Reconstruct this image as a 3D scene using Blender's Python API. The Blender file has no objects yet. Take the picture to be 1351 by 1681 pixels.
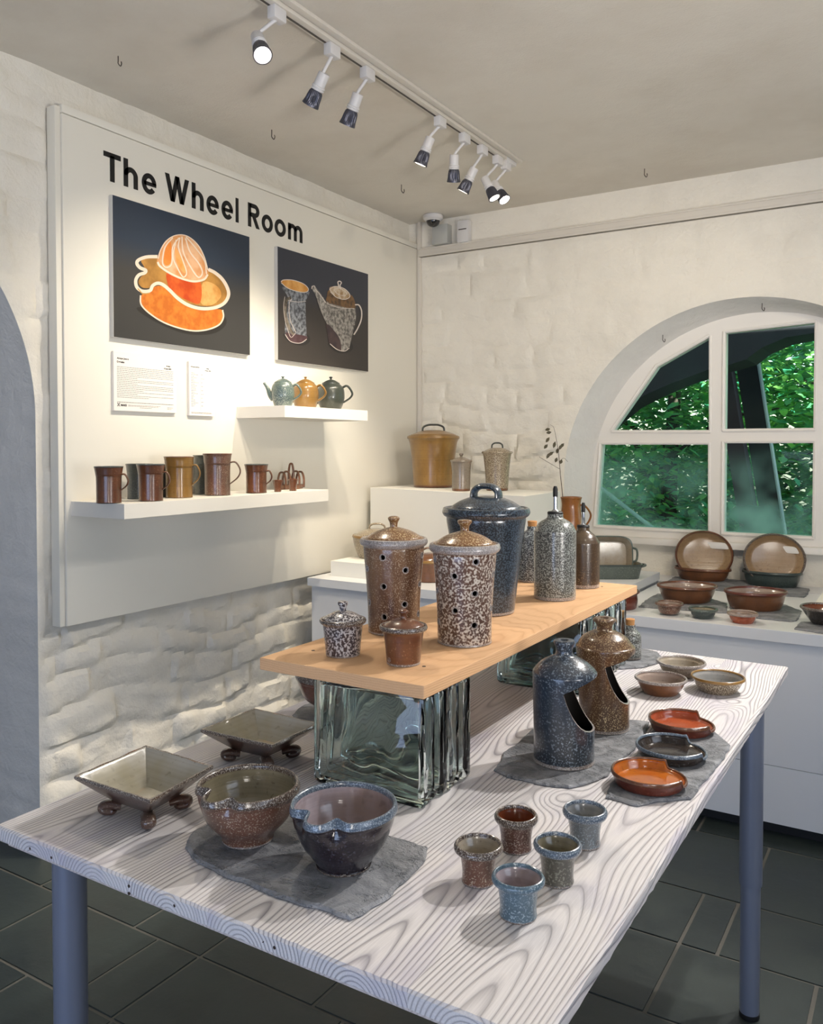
import bpy, bmesh, math, random
from math import sin, cos, pi, sqrt, exp, radians, atan2
from mathutils import Vector, Matrix, noise
from mathutils.geometry import tessellate_polygon
random.seed(7)
sc = bpy.context.scene
col = sc.collection

# ------------------------------------------------------------------ camera, world, lights, exposure
FPX, YAW, PITCH, CX, CY, EYE = 1380.0, radians(31.69), radians(1.477), 675.5, 769.3, 1.40
cam_d = bpy.data.cameras.new('camera'); cam = bpy.data.objects.new('camera', cam_d); col.objects.link(cam)
cam.location = (0, 0, EYE); cam.rotation_euler = (pi/2 - PITCH, 0, YAW)
cam_d.sensor_width = 36; cam_d.lens = FPX / 1681 * 36; cam_d.shift_y = -(840.5 - CY) / 1681
cam_d.clip_start = .05; cam_d.clip_end = 100
sc.camera = cam
sc.view_settings.view_transform = 'Standard'; sc.view_settings.look = 'None'
sc.view_settings.exposure = 0.46; sc.view_settings.gamma = 1; sc.view_settings.use_curve_mapping = False
cy = sc.cycles
cy.max_bounces = 14; cy.diffuse_bounces = 5; cy.glossy_bounces = 5; cy.transmission_bounces = 14; cy.transparent_max_bounces = 12
cy.use_denoising = True; cy.caustics_refractive = True; cy.blur_glossy = 1.0; cy.sample_clamp_indirect = 4

W = bpy.data.worlds.new('world'); sc.world = W; W.use_nodes = True
wn = W.node_tree; sky = wn.nodes.new('ShaderNodeTexSky'); sky.sky_type = 'NISHITA'
sky.sun_elevation = radians(52); sky.sun_rotation = radians(150); sky.sun_disc = False; sky.air_density = 1.2
wn.links.new(sky.outputs[0], wn.nodes['Background'].inputs[0]); wn.nodes['Background'].inputs[1].default_value = 0.30

def light(name, kind, loc, aim, power, color, size=.05, cone=60, blend=.6, size_y=None):
    d = bpy.data.lights.new(name, kind); d.energy = power; d.color = color
    if kind == 'SPOT': d.spot_size = radians(cone); d.spot_blend = blend; d.shadow_soft_size = size
    if kind == 'AREA':
        d.size = size
        if size_y: d.shape = 'RECTANGLE'; d.size_y = size_y
    if kind == 'SUN': d.angle = radians(1.5)
    o = bpy.data.objects.new(name, d); col.objects.link(o); o.location = loc
    o.rotation_euler = (Vector(aim) - Vector(loc)).to_track_quat('-Z', 'Y').to_euler()
    return o
WARM = (1.0, .88, .70); NEUT = (1.0, .95, .89); DAY = (.60, .73, 1.0)
# sun on the garden, from behind the building towards the trees
light('sun', 'SUN', (3, -6, 12), (-2, 6, 0), 27.0, (1, .95, .85))
# second ceiling track to the right of the frame (the lamps that shine on the table and bench)
light('track_spot_table', 'SPOT', (.15, 2.75, 2.56), (-.80, 1.35, .8), 98, NEUT, .03, 75, .7)
light('track_spot_bench', 'SPOT', (-.10, 3.25, 2.56), (-.90, 1.9, .9), 66, NEUT, .03, 70, .7)
light('track_spot_window', 'SPOT', (.10, 2.2, 2.56), (-1.2, 4.1, 1.1), 26, WARM, .03, 85, .8)
light('track_spot_corner', 'SPOT', (-.05, 1.5, 2.56), (-1.9, 4.1, 1.2), 36, WARM, .03, 70, .8)
# daylight: window of the wall behind the camera and the door beyond the arch
light('daylight_rear_window', 'AREA', (-.5, -1.95, .80), (-.9, 1.0, .75), 27, (.50, .66, 1.0), 2.0, size_y=1.1)
light('daylight_right_window', 'AREA', (2.35, .6, 1.5), (-.5, 1.4, 1.1), 16, (.74, .84, 1), 1.8, size_y=1.4)
light('room_uplighter', 'SPOT', (1.1, .9, 1.2), (-.3, 2.0, 2.67), 110, (1, .94, .86), .25, 118, .9)  # added warm fill aimed up to brighten the ceiling, no such lamp known
light('room_uplighter', 'SPOT', (.9, -.9, 1.3), (-.6, .8, 2.67), 60, (1, .94, .87), .25, 120, .9)  # second added ceiling fill, out of view
light('daylight_arch_door', 'AREA', (-3.25, -.3, .75), (-.9, .9, .7), 7, (.42, .60, 1.0), 1.0, size_y=1.1)

# ------------------------------------------------------------------ picture ray helper (a pixel of the photo -> a point on a real plane)
Fv = Vector((-sin(YAW)*cos(PITCH), cos(YAW)*cos(PITCH), -sin(PITCH))); Rv = Vector((cos(YAW), sin(YAW), 0)); Uv = Rv.cross(Fv)
Cv = Vector((0, 0, EYE))
def ray(x, y): return Fv + Rv*((x-CX)/FPX) - Uv*((y-CY)/FPX)
def onz(x, y, z): d = ray(x, y); return Cv + d*((z-EYE)/d.z)
def onx(x, y, X): d = ray(x, y); return Cv + d*(X/d.x)
def ony(x, y, Y): d = ray(x, y); return Cv + d*(Y/d.y)
def spot(px, yb, rb, z):
    """centre of a round base whose lowest pixel is yb and radius rb px, standing at height z; and metres per pixel there"""
    yc = (yb + rb*733.7/FPX) / (1 + rb/FPX)
    p = onz(px, yc, z); return p, (p-Cv).dot(Fv)/FPX

# ------------------------------------------------------------------ materials
def hx(h):
    h = h.lstrip('#'); v = [int(h[i:i+2], 16)/255 for i in (0, 2, 4)]
    return tuple(c/12.92 if c <= .04045 else ((c+.055)/1.055)**2.4 for c in v) + (1,)
class B:
    def __init__(s, name, base=(.8, .8, .8, 1), rough=.5, metal=0, spec=.5, coat=0):
        s.m = bpy.data.materials.new(name); s.m.use_nodes = True; s.t = s.m.node_tree; s.b = s.t.nodes['Principled BSDF']
        s.out = s.t.nodes['Material Output']
        s.set('Base Color', base); s.set('Roughness', rough); s.set('Metallic', metal); s.set('Specular IOR Level', spec); s.set('Coat Weight', coat); s.set('Coat Roughness', .12)
        s._o = None
    def put(s, sock, v):
        if hasattr(v, 'is_linked') or hasattr(v, 'links'): s.t.links.new(v, sock)
        elif isinstance(v, (tuple, list, Vector)):
            sock.default_value = tuple(v)[:len(sock.default_value)] if len(v) >= len(sock.default_value) else tuple(v)+(1,)
        else: sock.default_value = v
    def set(s, k, v): s.put(s.b.inputs[k], v)
    @property
    def obj(s):
        if not s._o: s._o = s.t.nodes.new('ShaderNodeTexCoord').outputs['Object']
        return s._o
    def gen(s): return s.t.nodes.new('ShaderNodeTexCoord').outputs['Generated']
    def mp(s, v, scale=(1, 1, 1), loc=(0, 0, 0), rot=(0, 0, 0)):
        n = s.t.nodes.new('ShaderNodeMapping'); s.put(n.inputs[0], v); n.inputs['Scale'].default_value = scale; n.inputs['Location'].default_value = loc; n.inputs['Rotation'].default_value = rot
        return n.outputs[0]
    def noise(s, v, scale, detail=2, rough=.5, dist=0, col=False):
        n = s.t.nodes.new('ShaderNodeTexNoise'); s.put(n.inputs['Vector'], v); n.inputs['Scale'].default_value = scale; n.inputs['Detail'].default_value = detail
        n.inputs['Roughness'].default_value = rough; n.inputs['Distortion'].default_value = dist
        return n.outputs['Color' if col else 'Fac']
    def vor(s, v, scale, feat='F1', out='Distance', rand=1):
        n = s.t.nodes.new('ShaderNodeTexVoronoi'); s.put(n.inputs['Vector'], v); n.feature = feat; n.inputs['Scale'].default_value = scale; n.inputs['Randomness'].default_value = rand
        return n.outputs[out]
    def ramp(s, f, stops, interp='LINEAR'):
        n = s.t.nodes.new('ShaderNodeValToRGB'); s.put(n.inputs[0], f); e = n.color_ramp.elements; n.color_ramp.interpolation = interp
        while len(e) < len(stops): e.new(.5)
        for i, (p, c) in enumerate(stops):
            e[i].position = p; e[i].color = c if isinstance(c, tuple) else (c, c, c, 1)
        return n.outputs[0]
    def ma(s, op, a, b=0, c=0, clamp=False):
        n = s.t.nodes.new('ShaderNodeMath'); n.operation = op; n.use_clamp = clamp
        s.put(n.inputs[0], a); s.put(n.inputs[1], b)
        if op in ('MULTIPLY_ADD',): s.put(n.inputs[2], c)
        return n.outputs[0]
    def mix(s, f, a, b, mode='MIX'):
        n = s.t.nodes.new('ShaderNodeMix'); n.data_type = 'RGBA'; n.blend_type = mode
        s.put(n.inputs[0], f); s.put(n.inputs[6], a); s.put(n.inputs[7], b); return n.outputs[2]
    def sep(s, v):
        n = s.t.nodes.new('ShaderNodeSeparateXYZ'); s.put(n.inputs[0], v); return n.outputs
    def comb(s, x, y, z):
        n = s.t.nodes.new('ShaderNodeCombineXYZ'); s.put(n.inputs[0], x); s.put(n.inputs[1], y); s.put(n.inputs[2], z); return n.outputs[0]
    def bump(s, h, strength=.3, dist=.01, prev=None):
        n = s.t.nodes.new('ShaderNodeBump'); s.put(n.inputs['Height'], h); n.inputs['Strength'].default_value = strength; n.inputs['Distance'].default_value = dist
        if prev is not None: s.put(n.inputs['Normal'], prev)
        s.set('Normal', n.outputs[0]); return n.outputs[0]

def plain(name, c, rough=.5, metal=0, spec=.5, coat=0, bump=0, bscale=80):
    b = B(name, hx(c), rough, metal, spec, coat)
    if bump: b.bump(b.noise(b.obj, bscale, 3), bump, .002)
    return b.m

def whitewash(name, c, b1=.5, brick=False, dirt=.0):
    b = B(name, hx(c), .75, spec=.25); o = b.obj
    h = b.noise(o, 22, 5, .6); h2 = b.noise(o, 110, 2, .5)
    v = b.vor(b.mp(o, (1, 1, 1.3)), 9, 'DISTANCE_TO_EDGE')
    hh = b.ma('ADD', h, b.ma('MULTIPLY', h2, .18))
    hh = b.ma('ADD', hh, b.ma('MULTIPLY', b.ma('MINIMUM', v, .08), 1.2))
    b.bump(hh, b1, .012)
    cc = b.mix(b.ramp(b.noise(o, 3.5, 6, .7), [(.45, 0.0), (.75, 1.0)]), hx(c), tuple(x*.90 for x in hx(c)[:3])+(1,))
    b.set('Base Color', cc); return b.m

def glaze(name, c1, c2, speck='#c9c3b8', scale=230, thr=.60, amt=.8, rough=.28, rings=.25, patch=14, soft=.04, coat=.5, orange=.25, mask=True, streak=0):
    b = B(name, rough=rough, coat=coat); o = b.obj
    f = b.ramp(b.noise(b.mp(o, (1, 1, .6)), patch, 3, .55), [(.35, 0.0), (.65, 1.0)])
    base = b.mix(f, hx(c1), hx(c2))
    zz = b.sep(o)[2]
    ring = b.noise(b.comb(0, 0, zz), 190, 2)
    base = b.mix(b.ma('MULTIPLY', b.ramp(ring, [(.4, 0.0), (.62, 1.0)]), .22), base, tuple(x*.55 for x in hx(c1)[:3])+(1,))
    n = b.noise(o, scale, 1.2, .4)
    sp = b.ramp(n, [(max(0, thr-soft), 0.0), (min(1, thr+soft), 1.0)])
    if mask: sp = b.ma('MULTIPLY', sp, b.ramp(b.noise(o, patch*.8, 2), [(.38, .25), (.6, 1.0)]))
    sp = b.ma('MULTIPLY', sp, amt)
    b.set('Base Color', b.mix(sp, base, hx(speck)))
    h = b.ma('ADD', b.ma('MULTIPLY', ring, rings*2.2), b.ma('MULTIPLY', n, orange))
    b.bump(h, .35, .0022)
    return b.m

G = {}
G['brown_rust'] = glaze('glaze_rust_brown', '#53301e', '#6e4228', '#b08a66', 260, .68, .45)
G['brown_dark'] = glaze('glaze_dark_brown', '#3d241c', '#5a3122', '#d8c8b8', 460, .60, .55)
G['brown_speck'] = glaze('glaze_speckled_brown', '#5c4538', '#6f4a3a', '#cdbfa8', 430, .63, .6)
G['onion_a'] = glaze('glaze_brown_fine_speckle', '#7a5a3e', '#4c2c1e', '#cdbda6', 400, .60, .65, rings=.15)
G['onion_b'] = glaze('glaze_brown_white_network', '#5e4234', '#4c342a', '#c9bfb2', 235, .54, .85, mask=False, soft=.07, rings=.1)
G['navy_net'] = glaze('glaze_navy_white_network', '#27242e', '#3a2c2c', '#b9b4b2', 270, .53, .85, mask=False, soft=.06, rings=.1)
G['crock_blue'] = glaze('glaze_blue_black', '#181d26', '#20262d', '#5f7080', 300, .53, .5, rings=.1, mask=False)
G['salt_blue'] = glaze('glaze_slate_blue', '#222d3c', '#34383c', '#8e9ba6', 290, .60, .7, rings=.12)
G['salt_brown'] = glaze('glaze_amber_brown', '#5c3c22', '#4e3a2c', '#dcc79c', 400, .60, .6, rings=.12)
G['bottle_grey'] = glaze('glaze_grey_network', '#3c3f40', '#46463f', '#a3a8a4', 310, .53, .75, rings=.12, mask=False, soft=.06)
G['bottle_dark'] = glaze('glaze_dark_network', '#2b3038', '#343436', '#aab2b4', 320, .53, .7, rings=.1, mask=False, soft=.06)
G['bottle_brown'] = glaze('glaze_olive_brown', '#4a3a28', '#3c2c20', '#8c7a5c', 300, .64, .5)
G['lid_amber'] = glaze('glaze_amber_lid', '#7c5430', '#64421f', '#d8c6a0', 330, .58, .7)
G['rim_pale'] = glaze('glaze_pale_rim', '#8a8686', '#77695f', '#cfc8c4', 520, .54, .5, mask=False, rings=0)
G['rim_dark'] = glaze('glaze_speckled_rim', '#3a2c26', '#4f3f34', '#d2cbc0', 520, .56, .42, mask=False, rings=0)
G['rim_blue'] = glaze('glaze_blue_rim', '#3c4a5a', '#5a6878', '#aebac4', 520, .56, .5, mask=False, rings=0)
G['foot_pale'] = plain('bare_clay_foot', '#8d8378', .6)
G['ochre'] = glaze('glaze_ochre', '#7c5a26', '#94703a', '#5c3c18', 150, .70, .5, rings=.3)
G['grey_blue_mug'] = glaze('glaze_grey_green', '#4a4d47', '#3b4246', '#84877c', 300, .62, .4)
G['tea_blue'] = glaze('glaze_blue_green', '#56665f', '#3f5058', '#a8b3a4', 330, .55, .7)
G['tea_dark'] = glaze('glaze_black_green', '#2c3331', '#3c4038', '#5c625a', 330, .62, .4)
G['taupe'] = glaze('glaze_taupe_speckle', '#7d7264', '#8f8272', '#4d3f33', 300, .57, .6)
G['taupe_dark'] = glaze('glaze_taupe_brown_speckle', '#7b6a54', '#6b5a48', '#c9bda4', 330, .54, .7, mask=False)
G['beak_grey'] = glaze('glaze_blue_grey', '#56616a', '#6a6f72', '#9fb0ba', 420, .6, .6)
G['beak_blue'] = glaze('glaze_pale_blue', '#47606f', '#536874', '#b9cbd6', 420, .6, .5)
G['beak_olive'] = glaze('glaze_grey_olive', '#4c4c46', '#5a564c', '#9a9a8c', 300, .60, .6)
G['in_cream'] = glaze('glaze_cream_inside', '#a8a092', '#948672', '#6e5a44', 160, .68, .5, rings=.35, rough=.2)
G['in_olive'] = glaze('glaze_olive_inside', '#77705c', '#8c8470', '#4a4232', 160, .68, .5, rings=.35, rough=.18)
G['in_lilac'] = glaze('glaze_lilac_inside', '#aea4ac', '#8f7c74', '#6a5a58', 60, .6, .35, rings=.3, rough=.15)
G['in_rust'] = glaze('glaze_rust_inside', '#6b3520', '#7d4426', '#4a2416', 160, .68, .4, rings=.3, rough=.18)
G['in_grey'] = glaze('glaze_grey_inside', '#86898c', '#9a9690', '#5c5a58', 160, .68, .4, rings=.3, rough=.18)
G['in_tan'] = glaze('glaze_tan_inside', '#94795a', '#a58a6a', '#6a4c34', 100, .66, .4, rings=.5, rough=.25)
G['in_pinkish'] = glaze('glaze_pink_grey_inside', '#a39184', '#94837a', '#6a564c', 120, .68, .4, rings=.4, rough=.2)
G['orange'] = glaze('glaze_orange', '#b0581a', '#bf7024', '#7c3414', 120, .66, .4, rings=.4, rough=.15)
G['orange_red'] = glaze('glaze_orange_red', '#ad5430', '#984426', '#c98a5c', 200, .68, .4, rings=.3, rough=.2)
G['black_glaze'] = glaze('glaze_black', '#2a2624', '#3a302a', '#6a6e70', 200, .68, .5, rings=.3, rough=.15)
G['teal_dark'] = glaze('glaze_dark_teal', '#2c3a3c', '#37423f', '#56645f', 250, .62, .5)
G['green_grey'] = glaze('glaze_green_grey', '#56605a', '#4a544e', '#7c867c', 250, .62, .5)
G['red_brown'] = glaze('glaze_red_brown', '#542318', '#632e20', '#9a5a48', 200, .68, .4)
G['dish_brown'] = glaze('glaze_chestnut', '#5c3820', '#74482a', '#3c2414', 200, .66, .4)
G['sq_in'] = glaze('glaze_square_dish_inside', '#9a937c', '#a9a6a0', '#5a4c40', 90, .70, .6, rings=0, rough=.2, patch=9)
G['sq_out'] = glaze('glaze_square_dish_outside', '#4a2c20', '#5c4a40', '#a89c90', 460, .66, .5, rings=0)
G['bowl_black'] = glaze('glaze_black_violet', '#1a181f', '#2a2024', '#5e606c', 300, .63, .35, rings=.4, rough=.15)
G['amber'] = glaze('glaze_amber', '#8a5426', '#a0662e', '#5a3418', 200, .66, .4)
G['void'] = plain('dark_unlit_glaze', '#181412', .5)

def wood(name, pale, dark, spacing, knots=(), z0=-.05, plank=.145, contrast=.75, tint=None, bump=.5, warp=.012):
    b = B(name, rough=.6, spec=.3); o = b.obj; X, Y, Z = b.sep(o)[:3]
    pid = b.ma('FLOOR', b.ma('DIVIDE', X, plank)); lx = b.ma('SUBTRACT', X, b.ma('MULTIPLY', b.ma('ADD', pid, .5), plank))
    seed = b.ma('MULTIPLY', pid, 7.31)
    off = b.noise(b.comb(seed, b.ma('MULTIPLY', Y, 1.0), 0), 1.5, 1)
    off2 = b.noise(b.comb(seed, b.ma('MULTIPLY', Y, 1.0), 9), 1.2, 1)
    wig = b.noise(b.comb(b.ma('MULTIPLY', X, 16), b.ma('MULTIPLY', Y, 2.2), b.ma('ADD', seed, Z)), 1, 2)
    dx = b.ma('ADD', lx, b.ma('MULTIPLY', b.ma('SUBTRACT', off2, .5), plank*.8))
    dz = b.ma('ADD', b.ma('SUBTRACT', Z, z0), b.ma('MULTIPLY', b.ma('SUBTRACT', off, .5), .09))
    r = b.ma('SQRT', b.ma('ADD', b.ma('MULTIPLY', dx, dx), b.ma('MULTIPLY', dz, dz)))
    r = b.ma('ADD', r, b.ma('MULTIPLY', wig, warp))
    for kx, ky, ks in knots:
        ddx = b.ma('SUBTRACT', X, kx); ddy = b.ma('MULTIPLY', b.ma('SUBTRACT', Y, ky), .55)
        d2 = b.ma('ADD', b.ma('MULTIPLY', ddx, ddx), b.ma('MULTIPLY', ddy, ddy))
        g = b.ma('EXPONENT', b.ma('MULTIPLY', d2, -1/(ks*ks)))
        r = b.ma('ADD', r, b.ma('MULTIPLY', g, ks*.9))
    ph = b.ma('FRACT', b.ma('DIVIDE', r, spacing))
    line = b.ramp(ph, [(0, 1.0), (.08, .35), (.3, 0.0), (.72, 0.05), (.92, .7), (1, 1.0)])
    fib = b.noise(b.comb(b.ma('MULTIPLY', X, 500), b.ma('MULTIPLY', Y, 14), b.ma('MULTIPLY', Z, 500)), 1, 2)
    amt = b.ma('MULTIPLY', line, b.ma('MULTIPLY', b.ramp(b.noise(b.comb(b.ma('MULTIPLY', X, 9), b.ma('MULTIPLY', Y, 3), seed), 1, 2), [(.25, .45), (.65, 1.0)]), contrast))
    c = b.mix(amt, hx(pale), hx(dark))
    if tint:
        tn = b.ramp(b.noise(b.comb(b.ma('MULTIPLY', X, 12), b.ma('MULTIPLY', Y, 4), seed), 1, 3), [(.52, 0.0), (.72, .55)])
        c = b.mix(tn, c, hx(tint))
    c = b.mix(b.ma('MULTIPLY', b.ramp(fib, [(.35, 1.0), (.6, 0.0)]), .12), c, hx(dark))
    b.set('Base Color', c)
    b.bump(b.ma('ADD', b.ma('MULTIPLY', line, -1.0), b.ma('MULTIPLY', fib, .25)), bump, .0018)
    return b.m
M = {}
_k = onz(915, 1308, .8); _k2 = onz(1200, 1152, .8); _k3 = onz(1170, 1092, .8)
TB = Vector((-.79, 1.628, 0))            # table base centre
M['table'] = wood('limewashed_pine', '#dcd8d8', '#5a5762', .0058, [(_k.x-TB.x, _k.y-TB.y, .036), (_k2.x-TB.x, _k2.y-TB.y, .03), (_k3.x-TB.x, _k3.y-TB.y, .03)], z0=.755, plank=.153, tint='#b3aec2', contrast=.80, warp=.006)
M['table_edge'] = wood('limewashed_pine_edge', '#cfc6c2', '#8b807e', .006, z0=.72, plank=.153, contrast=.6)
M['bench'] = wood('oiled_pine', '#d8ae84', '#ab7850', .0042, z0=.93, plank=.178, contrast=.38, bump=.15, warp=.008)
M['panel'] = plain('painted_board', '#e9e5da', .55, spec=.3, bump=.04, bscale=300)
M['shelf'] = plain('shelf_white', '#e4e0d8', .5, spec=.35)
M['counter'] = plain('white_laminate', '#dcdde0', .35, spec=.45)
M['box_white'] = plain('matt_white_box', '#e9e7e0', .6)
M['wall'] = whitewash('whitewashed_stone', '#e8e3d8', .55)
M['wall_brick'] = whitewash('whitewashed_brick', '#dedcd8', .45)
M['ceiling'] = None
b = B('ceiling_plaster', hx('#dad4ca'), .85, spec=.2)
b.bump(b.ma('ADD', b.noise(b.obj, 9, 4, .6), b.ma('MULTIPLY', b.noise(b.obj, 130, 2), .25)), .28, .012)
b.set('Base Color', b.mix(b.ramp(b.noise(b.obj, 1.3, 5, .65), [(.4, 0.0), (.75, 1.0)]), hx('#dcd7cd'), hx('#cdc6ba'))); M['ceiling'] = b.m
M['frame'] = plain('white_gloss_paint', '#e6e2dc', .35, bump=.12, bscale=40)
M['trim'] = plain('trunking_white', '#d6d0c6', .5)
b = B('slate_tile', rough=.42, spec=.5)
n1 = b.noise(b.obj, 5, 5, .6); pid = b.vor(b.obj, 2.3, 'F1', 'Color')
b.set('Base Color', b.mix(b.ramp(n1, [(.3, 0.0), (.7, 1.0)]), hx('#2a3130'), hx('#3b4441')))
b.set('Roughness', b.ramp(n1, [(.3, .32), (.7, .55)])); b.bump(b.noise(b.obj, 16, 5, .6), .25, .006); M['tile'] = b.m
M['grout'] = plain('grout', '#6a6862', .8)
b = B('loose_slate', rough=.6, spec=.4)
n1 = b.noise(b.obj, 14, 6, .65, 1.0)
b.set('Base Color', b.mix(b.ramp(n1, [(.35, 0.0), (.62, 1.0)]), hx('#63666b'), hx('#93959a')))
b.bump(b.ramp(b.noise(b.mp(b.obj, (1, 1.4, 1)), 11, 6, .7), [(.3, 0.0), (.48, .45), (.5, .7), (.7, 1.0)]), .9, .008); M['slate'] = b.m
b = B('leg_paint', hx('#7f8596'), .34, metal=.25, spec=.5); b.bump(b.noise(b.obj, 60, 2), .05, .002); M['leg'] = b.m
M['rubber'] = plain('black_rubber', '#101012', .6)
M['black'] = plain('black_vinyl', '#0c0c0e', .55)
M['chrome'] = plain('chrome', '#c8cad0', .12, metal=1)
M['cork'] = plain('cork', '#b58350', .85, bump=.5, bscale=300)
M['lamp_white'] = plain('lamp_white_plastic', '#d4d2d2', .4)
b = B('finned_aluminium', hx('#5c5d68'), .42, metal=.8); M['lamp_metal'] = b.m
M['screw'] = plain('dark_screw', '#3a2c24', .5)
def emit(name, c, st):
    m = bpy.data.materials.new(name); m.use_nodes = True; bb = m.node_tree.nodes['Principled BSDF']
    bb.inputs['Emission Color'].default_value = hx(c); bb.inputs['Emission Strength'].default_value = st; return m
M['bulb'] = emit('lit_lamp_face', '#fff1d6', 30)
M['bulb_dim'] = emit('lit_lamp_rim', '#fff1d6', 4)
b = B('glass_block', (.89, .985, .98, 1), .0, spec=.5); b.set('Transmission Weight', 1.0); b.set('IOR', 1.48); M['glass'] = b.m
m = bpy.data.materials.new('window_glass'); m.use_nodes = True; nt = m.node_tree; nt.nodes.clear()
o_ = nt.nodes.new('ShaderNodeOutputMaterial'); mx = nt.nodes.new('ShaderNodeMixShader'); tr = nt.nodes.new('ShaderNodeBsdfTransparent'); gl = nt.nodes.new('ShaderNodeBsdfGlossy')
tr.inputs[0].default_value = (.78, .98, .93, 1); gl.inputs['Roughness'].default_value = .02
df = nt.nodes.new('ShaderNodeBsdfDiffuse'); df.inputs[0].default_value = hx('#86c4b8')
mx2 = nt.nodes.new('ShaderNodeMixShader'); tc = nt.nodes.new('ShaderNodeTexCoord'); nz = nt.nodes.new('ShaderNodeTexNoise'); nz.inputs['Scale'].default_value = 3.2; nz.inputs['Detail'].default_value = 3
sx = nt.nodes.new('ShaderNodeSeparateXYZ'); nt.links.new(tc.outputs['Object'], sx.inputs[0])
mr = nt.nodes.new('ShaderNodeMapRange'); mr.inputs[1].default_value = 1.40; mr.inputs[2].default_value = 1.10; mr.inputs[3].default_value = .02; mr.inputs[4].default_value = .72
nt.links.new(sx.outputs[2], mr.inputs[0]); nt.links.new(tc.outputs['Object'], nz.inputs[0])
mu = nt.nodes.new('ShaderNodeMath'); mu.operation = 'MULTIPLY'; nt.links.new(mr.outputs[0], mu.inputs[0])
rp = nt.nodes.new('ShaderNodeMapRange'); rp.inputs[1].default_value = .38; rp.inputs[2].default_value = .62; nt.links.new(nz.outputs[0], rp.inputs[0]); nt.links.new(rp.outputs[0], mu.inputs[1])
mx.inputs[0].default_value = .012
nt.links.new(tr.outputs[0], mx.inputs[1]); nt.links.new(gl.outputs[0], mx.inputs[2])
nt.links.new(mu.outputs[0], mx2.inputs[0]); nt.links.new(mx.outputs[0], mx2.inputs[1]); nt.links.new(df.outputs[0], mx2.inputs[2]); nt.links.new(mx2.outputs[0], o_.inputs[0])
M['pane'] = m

# ------------------------------------------------------------------ mesh helpers
def link(name, me, parent=None, loc=None, rot=None):
    o = bpy.data.objects.new(name, me); col.objects.link(o)
    if parent: o.parent = parent
    if loc is not None: o.location = loc
    if rot is not None: o.rotation_euler = rot
    return o
def tag(o, label=None, cat=None, group=None, kind=None):
    if label: o['label'] = label
    if cat: o['category'] = cat
    if group: o['group'] = group
    if kind: o['kind'] = kind
    return o
def thing(name, label, cat, loc=(0, 0, 0), rz=0, group=None):
    return tag(link(name, None, None, loc, (0, 0, rz)), label, cat, group)
def MO(name, V, F, mats, mi=None, parent=None, loc=None, rot=None, smooth=True, sharp=38, fix=False):
    me = bpy.data.meshes.new(name); me.from_pydata([tuple(v) for v in V], [], F)
    for m_ in (mats if isinstance(mats, (list, tuple)) else [mats]): me.materials.append(m_)
    if mi: me.polygons.foreach_set('material_index', mi)
    if fix:
        bm = bmesh.new(); bm.from_mesh(me); bmesh.ops.recalc_face_normals(bm, faces=bm.faces); bm.to_mesh(me); bm.free()
    if smooth:
        me.polygons.foreach_set('use_smooth', [True]*len(me.polygons)); me.set_sharp_from_angle(angle=radians(sharp))
    me.update(); return link(name, me, parent, loc, rot)
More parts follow.
